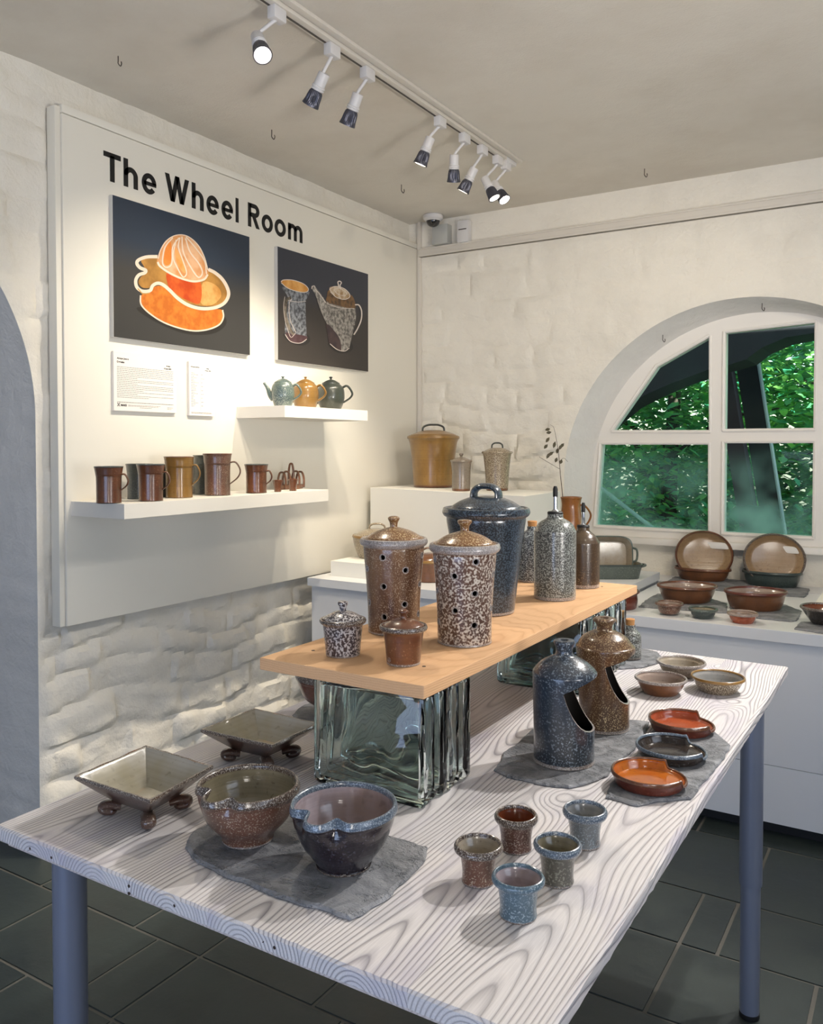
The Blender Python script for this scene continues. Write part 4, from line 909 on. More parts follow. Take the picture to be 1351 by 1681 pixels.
# --- square dishes on scroll feet
def square_dish(corners, zr, base_h, z, label, k_in=.42):
    P = [onz(x, y, zr) for x, y in corners]; c = sum(P, Vector())/4; c.z = z
    t = thing('square_dish', label, 'dish', c)
    Q = [Vector((q.x-c.x, q.y-c.y)) for q in P]      # left, top, right, front
    ar = sum(Q[i].x*Q[(i+1) % 4].y-Q[(i+1) % 4].x*Q[i].y for i in range(4))
    if ar < 0: Q.reverse()
    H = zr-z; ft = .019; V = []; n_ = 12
    def loop(sc_, zz, wob=0):
        out_ = []
        for i in range(4):
            for j in range(n_):
                q = Q[i].lerp(Q[(i+1) % 4], j/n_)*sc_; w_ = noise.noise(Vector((q.x*60, q.y*60, zz*30)))*.0012*wob
                out_.append((q.x*(1+w_*6), q.y*(1+w_*6), zz+w_))
        return out_
    lv = [(.40, ft, 0), (.44, ft+.001, 0), (1.0, H-.006, 1), (1.012, H-.003, 1), (1.0, H, 1), (.955, H-.0005, 1), (.93, H-.004, 0), (.38, ft+.0075, 0), (.35, ft+.006, 0)]
    mis = [0, 0, 1, 1, 1, 2, 2, 2]
    for sc_, zz, w_ in lv: V += loop(sc_, zz, w_)
    m_ = 4*n_; F = [tuple(reversed(range(m_))), tuple(range((len(lv)-1)*m_, len(lv)*m_))]; mi = [0, 2]
    for k in range(len(lv)-1):
        for i in range(m_): F.append((k*m_+i, k*m_+(i+1) % m_, (k+1)*m_+(i+1) % m_, (k+1)*m_+i)); mi.append(mis[k])
    MO('dish_body', V, F, [G['sq_out'], G['rim_dark'], G['sq_in']], mi, t, sharp=30)
    for i in range(4):
        d = Q[i].normalized(); b0 = Q[i]*.50; sd_ = Vector((-d.y, d.x, 0)); ft_m = Mesh()
        D = Vector((d.x, d.y, 0)); B0 = Vector((b0.x, b0.y, 0))
        pts = [B0-D*.016+Vector((0, 0, ft-.005)), B0+D*.004+Vector((0, 0, ft-.002)), B0+D*.014+Vector((0, 0, ft-.005)), B0+D*.010+Vector((0, 0, .0085)), B0-D*.001+Vector((0, 0, .0072)), B0-D*.004+Vector((0, 0, .0105))]
        c_ = cr(pts, 5); ft_m.tube(c_, [.0072]*len(c_), sd_, 12, 1.6); ft_m.obj('foot', G['sq_out'], t)
    return t
square_dish([(122.8, 1273.8), (239.4, 1223.6), (349, 1257), (246.2, 1313.8)], .868, .02, .8, 'square olive-glazed dish on four scroll feet near the table corner')
square_dish([(330, 1197), (417.7, 1162.5), (523, 1187), (447, 1223)], .864, .02, .8, 'square pale grey dish on four scroll feet beside the glass blocks')

# --- notched round dishes
def notch_dish(px, yb_, rb, R_, h, ang, mats, label):
    p, s = spot(px, yb_, rb, .8+SLT); hh = h*s
    def f(a, r, z, k):
        da = (a-ang+pi) % (2*pi)-pi; t_ = max(0, min(1, (z/hh-.25)/.75))
        w_ = 1/(1+exp((abs(da)-.80)/.022)); tip = exp(-((abs(da)-.86)/.06)**2)
        z2 = z - w_*t_*hh*.50 + tip*t_*hh*.10
        r2 = r*(1+.035*w_*t_*0 + .02*tip*t_ + (.045*w_ if r > rb*s*.9 and z < hh*.5 else 0)*0)
        return r2, z2
    o = vessel(s, [(rb, 0), (rb+2, 2), (R_*.93, h*.45), (R_*.97, h-5), (R_, h-3.5), (R_-.3, h)], 3, lip=4, rimz=5, seg=160, f=f, foot=False, floor=4.5).obj('notched_dish', mats, None, p)
    return tag(o, label, 'dish', 'notched dishes on the jagged slate')
notch_dish(1065, 1307.5, 52, 61, 21, RIGHT-.02, [G['red_brown'], G['brown_rust'], G['orange'], G['red_brown']], 'orange-glazed notched dish closest to the slate corner')
notch_dish(1101.5, 1259.4, 48, 57, 19, RIGHT-.05, [G['black_glaze'], G['rim_blue'], G['black_glaze'], G['black_glaze']], 'black notched dish between the two orange ones')
notch_dish(1118.5, 1213, 45, 53, 18, RIGHT-.1, [G['red_brown'], G['brown_rust'], G['orange_red'], G['red_brown']], 'orange-red notched dish behind the black one')

# --- round bowls
def bowl(px, yb_, rb, R_, h, z, mats, label, cat='bowl', name='bowl', group=None, oval=1, t_=2.6, seg=64, lip=None, rz=0):
    p, s = spot(px, yb_, rb, z)
    m_ = vessel(s, [(rb, 0), (rb+.8, 1.5), (rb+(R_-rb)*.45, h*.42), (R_-3.5, h*.80), (R_-.6, h-2.8), (R_, h-1.2), (R_-.5, h)], t_, lip=lip or t_*1.2, rimz=3.2, seg=seg, foot=False)
    if oval != 1: m_.V = [Vector((v.x, v.y*oval, v.z)) for v in m_.V]
    o = m_.obj(name, mats, None, p, (0, 0, rz)); return tag(o, label, cat, group)
gb_ = 'small bowls at the far table corner'
bowl(1084.5, 1145, 27, 42, 25, .8, [G['dish_brown'], G['rim_pale'], G['in_pinkish'], G['foot_pale']], 'small flared bowl next to the brown salt bottle, pinkish inside', group=gb_)
bowl(1118, 1114.6, 25, 39.5, 22, .8, [G['taupe'], G['rim_pale'], G['in_cream'], G['foot_pale']], 'small flared taupe bowl at the back of the trio', group=gb_)
bowl(1178, 1142.3, 28, 43, 24, .8, [G['taupe_dark'], G['ochre'], G['in_grey'], G['foot_pale']], 'small flared bowl closest to the table edge, greyish inside with ochre rim', group=gb_)
# --- corked jars at far end
bottle(1034, 1085, 19, .8+SLT, [(17.5, 0), (18.3, 4), (18, 32), (16.5, 40), (11, 47), (8.5, 51), (9, 54)], G['bottle_grey'], 'little grey network-glazed jar with a cork at the far table end', cork=(10, 7.2), name='corked_jar', cat='jar')
bottle(1003, 1082, 18, .8+SLT, [(18, 0), (18.5, 4), (19, 38), (17, 50), (10, 57), (8, 61), (8.5, 64)], G['brown_rust'], 'brown corked jar almost hidden behind the amber-brown salt bottle', cork=(10, 7.2), name='corked_jar', cat='jar')

# --- window counter
zc = CRZ+SLT; gd = 'oval dishes on the window counter'
bowl(1127.6, 993, 36, 48.7, 26, zc, [G['dish_brown'], G['brown_rust'], G['in_pinkish'], G['dish_brown']], 'brown oval dish with pale inside, in front of the leaning chestnut dish', 'dish', 'oval_dish', gd, oval=.8, rz=RIGHT)
bowl(1240, 1006, 39, 50.5, 29, zc, [G['dish_brown'], G['red_brown'], G['in_pinkish'], G['red_brown']], 'red-brown oval dish with pale inside, in front of the dark teal dish', 'dish', 'oval_dish', gd, oval=.8, rz=RIGHT)
bowl(1153, 956.7, 34, 45, 19, zc, [G['dish_brown'], G['brown_rust'], G['in_tan'], G['dish_brown']], 'chestnut brown dish lying flat and holding a leaning round dish', 'dish', 'oval_dish', gd, oval=.62, rz=.1)
bowl(1267, 967, 37, 46.4, 23, zc, [G['teal_dark'], G['teal_dark'], G['in_tan'], G['teal_dark']], 'dark teal dish lying flat and holding a leaning round dish', 'dish', 'oval_dish', gd, oval=.62, rz=.1)
def leaning(px, R_, depth_, lean, mats, label, yb_base, rb_base, ov=.88):
    p, s = spot(px, yb_base, rb_base, CRZ+SLT)
    m_ = vessel(s, [(R_*.74, 0), (R_*.76, 2), (R_*.9, depth_*.6), (R_-2, depth_-3), (R_, depth_-1.5), (R_-.5, depth_)], 2.6, lip=3.2, rimz=3.2, seg=64, foot=False)
    m_.V = [Vector((v.x, v.y*ov, v.z)) for v in m_.V]
    q = Matrix.Rotation(YAW*.55, 4, 'Z') @ Matrix.Rotation(radians(90-lean), 4, 'X')
    m_.V = [q.to_3x3() @ v for v in m_.V]; zmin = min(v.z for v in m_.V)
    o = m_.obj('leaning_dish', mats, None, (p.x, p.y+.022, CRZ+SLT+.006-zmin))
    return tag(o, label, 'dish', 'round dishes propped upright on the window counter')
leaning(1152.3, 45.5, 15, 11, [G['dish_brown'], G['brown_rust'], G['in_tan'], G['dish_brown']], 'round tan-glazed dish propped upright in the chestnut dish', 956.7, 34)
leaning(1267, 48.3, 15, 11, [G['teal_dark'], G['rim_dark'], G['in_tan'], G['teal_dark']], 'round tan-glazed dish propped upright in the dark teal dish', 967, 37)
gc = 'little bowls along the window counter front'
bowl(1098.5, 1009, 14.5, 23, 16.5, zc, [G['brown_speck'], G['brown_speck'], G['in_pinkish'], G['foot_pale']], 'little mauve-brown bowl at the slate edge of the window counter', group=gc)
bowl(1154, 1017, 14.5, 23.4, 15, CRZ, [G['teal_dark'], G['green_grey'], G['in_olive'], G['foot_pale']], 'little grey-green bowl between the mauve-brown and orange-brown ones', group=gc)
bowl(1219, 1024.8, 16, 24.7, 15.5, CRZ, [G['orange_red'], G['in_pinkish'], G['in_pinkish'], G['foot_pale']], 'little orange-brown bowl at the window counter front', group=gc)
bowl(1353, 1027.5, 19, 37, 27, zc, [G['black_glaze'], G['rim_dark'], G['in_rust'], G['black_glaze']], 'dark bowl cut by the picture edge on the window counter')
bowl(1010, 1003, 33, 38.5, 28, CRZ, [G['red_brown'], G['red_brown'], G['in_rust'], G['red_brown']], 'red-brown dish on the window counter seen below the bench end', 'dish', 'round_dish')

# --- corner counter
def rect_dish(loc, L_, W_, h, s, mats, parent_label, rz, name, tip=None):
    """rounded rectangular baking dish with two lug handles"""
    t = thing(name, parent_label, 'dish', loc, rz)
    def ring(a, b_, z):
        out_ = []
        for k in range(48):
            th_ = 2*pi*k/48; c_, s_ = cos(th_), sin(th_); e = .45
            out_.append((a*abs(c_)**e*(1 if c_ >= 0 else -1), b_*abs(s_)**e*(1 if s_ >= 0 else -1), z))
        return out_
    lv = [(L_*.86, W_*.82, 0, 0), (L_*.88, W_*.84, .002, 0), (L_*.97, W_*.96, h*.85, 1), (L_, W_, h-.002, 1), (L_-.002, W_-.002, h, 1), (L_-.006, W_-.006, h-.001, 2), (L_*.86-.006, W_*.82-.006, .008, 2), (L_*.7, W_*.65, .006, 2)]
    V = []; F = []; mi = []
    for a, b_, z, _ in lv: V += ring(a, b_, z)
    for k in range(len(lv)-1):
        for i in range(48): F.append((k*48+i, k*48+(i+1) % 48, (k+1)*48+(i+1) % 48, (k+1)*48+i)); mi.append(lv[k][3])
    F += [tuple(reversed(range(48))), tuple(range((len(lv)-1)*48, len(lv)*48))]; mi += [0, 2]
    MO('dish_body', V, F, mats, mi, t)
    for sg in (-1, 1):
        pts = cr([(sg*(L_-.004), -W_*.38, h*.80), (sg*(L_+.016), -W_*.25, h*.86), (sg*(L_+.018), W_*.25, h*.86), (sg*(L_-.004), W_*.38, h*.80)], 5)
        Mesh().tube(pts, .005, (0, 0, 1), 10, 1.1).obj('lug_handle', mats[0], t)
    return t
p, s = spot(1005, 952.5, 30, CL)
rect_dish((p.x, p.y, CL), 47*s, 26*s, 24*s, s, [G['green_grey'], G['teal_dark'], G['in_olive']], 'grey-green rectangular baking dish with lug handles behind the oil bottles', RIGHT, 'baking_dish')
t = rect_dish((0, 0, 0), 43*s, 31*s, 20*s, s, [G['green_grey'], G['green_grey'], G['in_cream']], 'cream-lined baking dish standing upright in the grey-green one', 0, 'baking_dish')
t.rotation_euler = (radians(80), 0, RIGHT-.05); t.location = (p.x-.03+Fv.x*.03, p.y+Fv.y*.03, CL+.010+31*s)
def casserole(px, yb_, rb, R_, h, z, mats, label, hang, name='casserole'):
    p, s = spot(px, yb_, rb, z); t = thing(name, label, 'casserole', p)
    vessel(s, [(rb, 0), (rb+1, 2), (R_*.9, h*.5), (R_*.97, h-4), (R_, h-2), (R_-.5, h)], 2.6, seg=56, foot=False).obj('body', mats, t)
    l = lid(t, s, R_-3, h, [(R_*.75, 5), (R_*.5, 9), (R_*.2, 11)], None, mats[0], flange=1.5)
    arch_handle(l, s, h+9, 13, 10, 1.6, hang, mats[0], 2.0); return t
casserole(619, 918.5, 30, 41, 36, CL+.07, [G['taupe_dark'], G['ochre'], G['void'], G['taupe_dark']], 'olive-green lidded casserole on the white riser behind the onion jar', RIGHT)
casserole(706, 957, 29, 34, 34, CL, [G['dish_brown'], G['ochre'], G['void'], G['dish_brown']], 'brown lidded casserole glimpsed between the two onion jars', RIGHT)
# jug with sprig
p, s = spot(937, 938, 17, CL)
t = thing('tall_jug', 'tall amber-brown handled jug holding a dry sprig behind the oil bottles', 'jug', p)
vessel(s, [(17, 0), (19, 40), (18.5, 75), (16.5, 92), (15.2, 106), (16.2, 115), (17.6, 119)], 2, lip=2, seg=44).obj('body', [G['amber'], G['amber'], G['in_rust'], G['rim_pale']], t)
strap((14*s, 106*s), (18*s, 66*s), 14*s, 1.6*s, 2.0, RIGHT).obj('handle', G['amber'], t)
jug_p, jug_s = p, s
def jp(px, py, dd=0):     # point in the sprig's own plane through the jug
    d_ = (jug_p-Cv).dot(Fv)+dd; return Cv+ray(px, py)*d_
M['twig'] = plain('twig', '#4a3a30', .8); M['dryleaf'] = plain('dry_leaf', '#4c4632', .6)
tw = thing('dry_sprig', 'thin leafy sprig rising from the tall brown jug', 'sprig', jug_p+Vector((-.012, -.008, .02)))
def lc_(v): return v-tw.location
q = Mesh(); q.tube([lc_(v) for v in cr([tw.location+Vector((.006, .004, .0)), jp(924, 818), jp(920, 780), jp(917, 745), jp(913, 720), jp(909, 702), jp(903, 697)], 5)], [.0022*(1-i/40) for i in range(31)], (0, 1, 0), 6)
q.tube([lc_(v) for v in cr([jp(919, 770), jp(905, 762), jp(885, 750)], 4)], .0011, (0, 1, 0), 5)
q.tube([lc_(v) for v in cr([jp(918, 758, .01), jp(925, 752, .02), jp(932, 758, .03)], 4)], .0009, (0, 1, 0), 5)
q.obj('stem', M['twig'], tw)
Rr = random.Random(5)
for (x, y, a, ln) in ((899, 705, 15, 9), (901, 710, 8, 9), (899, 722, 55, 11), (896, 733, 50, 10), (910, 730, 75, 12), (904, 745, 35, 13), (900, 748, 60, 12), (920, 734, 60, 11), (915, 740, 80, 10), (913, 755, 70, 9), (921, 758, 70, 8), (923, 731, 50, 9)):
    dd = Rr.uniform(-.02, .02); a = radians(a); c0 = Vector((x, y)); d = Vector((cos(a), -sin(a)))*ln*.5; pr = Vector((-d.y, d.x)).normalized()*2.6
    ps = [c0-d, c0-d*.4+pr*.85, c0+d*.2+pr, c0+d, c0+d*.2-pr, c0-d*.4-pr*.85]
    V = [lc_(jp(v.x, v.y, dd+Rr.uniform(-.003, .003))) for v in ps]; off_ = Fv*.0006
    V2 = V+[v+off_ for v in V]
    MO('leaf', V2, [(0, 1, 2, 3, 4, 5), (11, 10, 9, 8, 7, 6)]+[(i, (i+1) % 6+0, (i+1) % 6+6, i+6) for i in range(6)], M['dryleaf'], parent=tw, smooth=False, fix=True)
# pots on the white box
p, s = spot(711.3, 801.3, 32, BXZ)
t = thing('storage_crock', 'ochre-yellow lidded crock with loop handle on the tall white box', 'crock', p)
vessel(s, [(32, 0), (32.6, 4), (35, 40), (38.5, 70), (41, 78), (43, 80), (43, 82.5)], 3, seg=60).obj('body', [G['ochre'], G['ochre'], G['void'], G['dish_brown']], t)
l = lid(t, s, 40, 82.5, [(36, 4), (22, 9), (12, 11)], None, G['ochre'])
arch_handle(l, s, 91, 18, 11.5, 1.7, RIGHT, G['grey_blue_mug'], 2.2)
p, s = spot(757, 806.6, 14.5, BXZ)
t = thing('lidded_jar', 'small taupe lidded jar beside the ochre crock on the white box', 'jar', p)
vessel(s, [(14.5, 0), (14.8, 4), (15.5, 30), (17, 46), (18.3, 48), (18, 50)], 2, seg=44).obj('body', [G['taupe'], G['taupe'], G['void'], G['dish_brown']], t)
lid(t, s, 15.5, 50, [(12, 2.5), (6, 5), (3, 5.5)], [(2.5, 5), (2, 7), (3.4, 9.5), (3, 11.5), (1, 12)], G['taupe'], flange=1)
p, s = spot(816, 806, 17.6, BXZ)
t = thing('lidded_jar', 'medium brown-speckled jar with loop-handled lid on the white box', 'jar', p)
vessel(s, [(17.6, 0), (18, 4), (20, 34), (23, 58), (25.6, 61), (25.4, 63)], 2.2, seg=48).obj('body', [G['taupe_dark'], G['taupe_dark'], G['void'], G['dish_brown']], t)
l = lid(t, s, 22.5, 63, [(19, 3), (12, 6), (7, 7)], None, G['taupe_dark'], flange=1)
arch_handle(l, s, 69, 9, 9, 1.4, RIGHT, G['grey_blue_mug'], 2.0)

# --- mugs on the long shelf
def on_shelf(px, X, z, yb_=None):
    """point at height z on the plane x = X seen at pixel column px"""
    d = ray(px, 800); k = X/d.x; q = Cv+d*k; return Vector((X, q.y, z)), ((q-Cv).dot(Fv))/FPX
def mug(px, X, rb, R_, h, mats, label, hb, ha, hbulge, ang=None):
    p, s = on_shelf(px, X, SL); t = thing('mug', label, 'mug', p, 0, 'mugs on the long wall shelf'); ang = RIGHT if ang is None else ang
    vessel(s, [(rb, 0), (rb+.4, 1.5), (rb, 3), (rb*1.0, h*.4), (rb*1.02, h*.72), (rb*1.05, h*.78), (R_*.95, h*.93), (R_, h)], 1.2, lip=1.3, rimz=1.5, seg=48).obj('body', mats, t)
    q = Mesh()
    for zz in (h*.745, h*.765): q.tube([Vector((cos(a*pi/20)*(rb*1.035)*s, sin(a*pi/20)*(rb*1.035)*s, zz*s)) for a in range(41)], .35*s, (0, 0, 1), 5, 1)
    q.obj('throwing_line', mats[0], t)
    strap((rb*1.05*s, ha*s), (rb*1.0*s, hb*s), hbulge*s, 1.25*s, 2.0, ang).obj('handle', mats[0], t)
rb_ = [G['brown_rust'], G['grey_blue_mug'], G['in_olive'], G['grey_blue_mug']]
mug(178.6, -2.30, 19.7, 23.3, 60, rb_, 'rust-brown mug at the near end of the long shelf', 20, 47, 11)
mug(229, -2.40, 19, 22, 57, [G['grey_blue_mug']]*4, 'grey-green mug tucked behind the second rust-brown mug', 20, 45, 10, ang=RIGHT+.5)
mug(247.6, -2.27, 19.3, 23, 60, rb_, 'rust-brown mug standing in front of the grey-green mug', 18, 47, 11)
mug(266, -2.43, 15, 17, 50, [G['grey_blue_mug']]*4, 'dim grey mug peeping out behind the ochre mug', 20, 45, 8, ang=RIGHT+.8)
mug(294, -2.33, 21.3, 24.5, 67, [G['ochre'], G['dish_brown'], G['in_tan'], G['taupe']], 'taller ochre mug with dark spots in the middle of the shelf', 20, 53, 12)
mug(340, -2.425, 20.5, 22.5, 63, [G['grey_blue_mug']]*4, 'tall grey-green mug half hidden behind the brown-grey mug', 20, 50, 10, ang=RIGHT+.7)
mug(357, -2.32, 20.5, 23.5, 68, [G['brown_speck'], G['brown_rust'], G['in_olive'], G['grey_blue_mug']], 'tall brown-grey textured mug with a wide handle', 18, 54, 16)
mug(420.8, -2.30, 16.6, 19.6, 47, rb_, 'small rust-brown mug beside the toast rack', 14, 36, 8)
# toast rack
p, s = on_shelf(478, -2.39, SL); t = thing('toast_rack', 'brown ceramic toast rack with five upright loops on the long shelf', 'toast rack', p, pi/2)
ps = Mesh(); Lr = .078
ring = [(Lr*c_, .032*s_) for c_, s_ in ((cos(a*pi/16), sin(a*pi/16)) for a in range(32))]
nn = len(ring); V = []; 
for sc_, zz in ((.9, 0), (.94, .003), (1.0, .018), (1.0, .02), (.93, .02), (.86, .007), (.6, .006)): V += [(a*sc_, b_*sc_, zz) for a, b_ in ring]
F = [tuple(reversed(range(nn))), tuple(range(6*nn, 7*nn))]+[(k*nn+i, k*nn+(i+1) % nn, (k+1)*nn+(i+1) % nn, (k+1)*nn+i) for k in range(6) for i in range(nn)]
MO('tray', V, F, G['dish_brown'], parent=t)
for xx, hh_, nm in ((-.062, .075, 'divider_loop'), (-.031, .078, 'divider_loop'), (0, .112, 'carrying_loop'), (.031, .078, 'divider_loop'), (.062, .075, 'divider_loop')):
    w_ = .021 if hh_ < .1 else .014
    pts = cr([(xx, -w_, .006), (xx, -w_, hh_*.6), (xx, -w_*.6, hh_*.93), (xx, 0, hh_), (xx, w_*.6, hh_*.93), (xx, w_, hh_*.6), (xx, w_, .006)], 5)
    Mesh().tube(pts, .0043, (1, 0, 0), 10, 1.3).obj(nm, G['dish_brown'], t)
for px, lb in ((456, 'little faceted brown egg cup closer to the small mug'), (481, 'little faceted brown egg cup in front of the toast rack centre')):
    p, s = on_shelf(px, -2.285, SL)
    o = vessel(s, [(5.6, 0), (5.8, 2), (6.2, 8), (7.6, 15), (8.4, 17.5), (8.4, 19)], 1.3, seg=8).obj('egg_cup', [G['brown_rust']]*4, None, p, None, sharp=25); tag(o, lb, 'egg cup', 'egg cups on the long wall shelf')
# --- teapots
def teapot(px, X, R_, h, rb, rl, hk, mats, label, hr):
    p, s = on_shelf(px, X, SU); t = thing('teapot', label, 'teapot', p, 0, 'teapots on the short wall shelf')
    P = [(0, 0, 0), (rb*s, 0, 0)]+prof([(rb*s, 0), (rb*1.05*s, 1*s), (R_*.95*s, h*.33*s), (R_*s, h*.55*s), (R_*.93*s, h*.82*s), (rl*1.05*s, h*.97*s), (rl*s, h*s)], 0, 6)+[(0, h*s, 0)]
    Mesh().lathe(P, 48).obj('body', mats[0], t)
    lid(t, s, rl, h, [(rl*.8, 2.5), (rl*.5, 5), (2.5, 6.5)], [(2.2, 6), (1.6, 8), (2.8, 10), (2.5, hk-h), (.8, hk-h+.5)], mats[0], flange=1)
    a = RIGHT+pi; d = Vector((cos(a), sin(a), 0))
    pts = cr([d*R_*.80*s+Vector((0, 0, h*.30*s)), d*R_*1.1*s+Vector((0, 0, h*.48*s)), d*R_*1.30*s+Vector((0, 0, h*.75*s)), d*R_*1.62*s+Vector((0, 0, h*1.0*s))], 6)
    n_ = len(pts); Mesh().tube(pts, [(5.2-3.0*i/(n_-1))*s for i in range(n_)], (-sin(a), cos(a), 0), 16).obj('spout', mats[0], t)
    strap((R_*.86*s, h*.84*s), (R_*.93*s, h*.28*s), hr*s, 1.7*s, 1.7, RIGHT, drop=3*s).obj('handle', mats[0], t)
teapot(465, -2.30, 19, 39, 13.5, 13.8, 48, [G['tea_blue']], 'blue-green speckled teapot with its spout showing at the shelf end', 12)
teapot(502, -2.32, 21.5, 41, 16, 14.5, 51, [G['ochre']], 'ochre teapot in the middle of the short shelf', 13)
teapot(543.5, -2.33, 22.5, 43, 15.5, 14.5, 54, [G['tea_dark']], 'dark grey-green teapot at the far end of the short shelf', 14)

# ================================================================== WALL GRAPHICS
T3 = Matrix(((0, 0, 1), (1, 0, 0), (0, 1, 0)))    # local x -> +Y, y -> +Z, z -> +X
def text_mesh(body, size, mat_, name, y, z, width=None, height=None, x=PX+.0012, bold=.0, parent=None, align='LEFT', ext=.001, spacing=1.0):
    cu = bpy.data.curves.new('t', 'FONT'); cu.body = body; cu.size = size; cu.extrude = ext; cu.offset = bold; cu.space_character = spacing
    o = bpy.data.objects.new('t', cu); col.objects.link(o); bpy.context.view_layer.update(); dg = bpy.context.evaluated_depsgraph_get()
    me = bpy.data.meshes.new_from_object(o.evaluated_get(dg)); bpy.data.objects.remove(o)
    xs = [v.co.x for v in me.vertices]; ys = [v.co.y for v in me.vertices]; sx_ = width/(max(xs)-min(xs)) if width else 1; sy_ = height/(max(ys)-min(ys)) if height else sx_
    if not width: sx_ = sy_
    mnx, mny = min(xs), min(ys)
    for v in me.vertices: c = v.co; v.co = T3 @ Vector(((c.x-mnx)*sx_, (c.y-0*mny)*sy_, c.z))
    me.materials.clear(); me.materials.append(mat_); me.name = name
    o = link(name, me, parent, (x, y, z)); return o
wl = thing('wall_lettering', 'large black lettering reading The Wheel Room across the cream board', 'lettering', (PX, 1.971, 2.342))
def glyph(ch, y0_, y1_):
    H, sw = .101, .0196; w_ = y1_-y0_; xh = .735*H; q = Mesh()
    def quad(a, b_, c, d): q.add([(z_, p_[0], p_[1]) for z_ in (.0014,) for p_ in (a, b_, c, d)], [(0, 1, 2, 3)])
    def rect(xa, xb, za, zb): quad((xa, za), (xb, za), (xb, zb), (xa, zb))
    def diag(xa, za, xb, zb, k=1.06):
        h_ = sw*k/2
        if zb > za: xa, za, xb, zb = xb, zb, xa, za
        quad((xb-h_, zb), (xb+h_, zb), (xa+h_, za), (xa-h_, za))
    def arc(cx_, cz_, rx_, rz_, a0_, a1_, n_=28):
        P = [(a0_+(a1_-a0_)*i/n_) for i in range(n_+1)]
        for a, b_ in zip(P, P[1:]):
            o1 = [(cx_+(rx_+sw/2)*cos(t), cz_+(rz_+sw*.47)*sin(t)) for t in (a, b_)]; i1 = [(cx_+(rx_-sw/2)*cos(t), cz_+(rz_-sw*.47)*sin(t)) for t in (a, b_)]
            quad(i1[0], o1[0], o1[1], i1[1]) if a1_ > a0_ else quad(o1[0], i1[0], i1[1], o1[1])
    def arch(xa, xb):
        r_ = (xb-xa)/2; arc((xa+xb)/2, xh-sw*.47-r_*1.05, r_, r_*1.05, 0, pi); rect(xb-sw/2, xb+sw/2, 0, xh-sw*.47-r_*1.05)
    if ch == 'T': rect(0, w_, H-sw*.93, H); rect(w_/2-sw/2, w_/2+sw/2, 0, H-sw*.5)
    if ch == 'h': rect(0, sw, 0, H); arch(sw/2, w_-sw/2)
    if ch == 'm': rect(0, sw, 0, xh); m2 = w_/2; arch(sw/2, m2); arch(m2, w_-sw/2)
    if ch == 'l': rect(0, w_, 0, H)
    if ch == 'o': arc(w_/2, xh/2, w_/2-sw/2, xh/2-sw*.40, 0, 2*pi, 44)
    if ch == 'e': arc(w_/2, xh/2, w_/2-sw/2, xh/2-sw*.40, 0, 2*pi*.895, 40); rect(sw*.5, w_-.001, xh/2-sw*.36, xh/2+sw*.36)
    if ch == 'W':
        for a, b_ in (((0, 1), (.27, 0)), ((.27, 0), (.5, 1)), ((.5, 1), (.73, 0)), ((.73, 0), (1, 1))):
            diag(sw*.55+a[0]*(w_-sw*1.1), a[1]*H, sw*.55+b_[0]*(w_-sw*1.1), b_[1]*H, 1.05)
    if ch == 'R':
        rect(0, sw, 0, H); r_ = (H*.56-sw*.93)/2; cz_ = H-sw*.465-r_; cx_ = w_-sw*.6-r_
        rect(sw*.5, cx_, H-sw*.93, H); rect(sw*.5, cx_, H-sw*.93-2*r_, H-2*r_); arc(cx_, cz_, r_, r_, -pi/2, pi/2, 20); diag(w_*.50, H*.46, w_-sw*.6, 0, 1.12)
    V = list(q.V); n_ = len(V); q.V += [Vector((0, v.y, v.z)) for v in V]; fs = list(q.F)
    for f_ in fs: q.F += [(f_[i]+n_, f_[(i+1) % 4]+n_, f_[(i+1) % 4], f_[i]) for i in range(4)]; q.mi += [0]*4
    return q.obj('letter', M['black'], wl, (0, y0_, 0), smooth=False)
for ch, xa, xb in zip('TheWheelRoom', (38, 165, 280, 427, 597, 690, 785, 875, 953, 1040, 1122, 1207), (147, 255, 372, 580, 672, 768, 858, 893, 1027, 1110, 1192, 1298)):
    f_ = lambda u: onx(160+u/3.86, 230+(160+.35*(u-38))/3.86, PX).y-1.971
    glyph(ch, f_(xa), f_(xb))

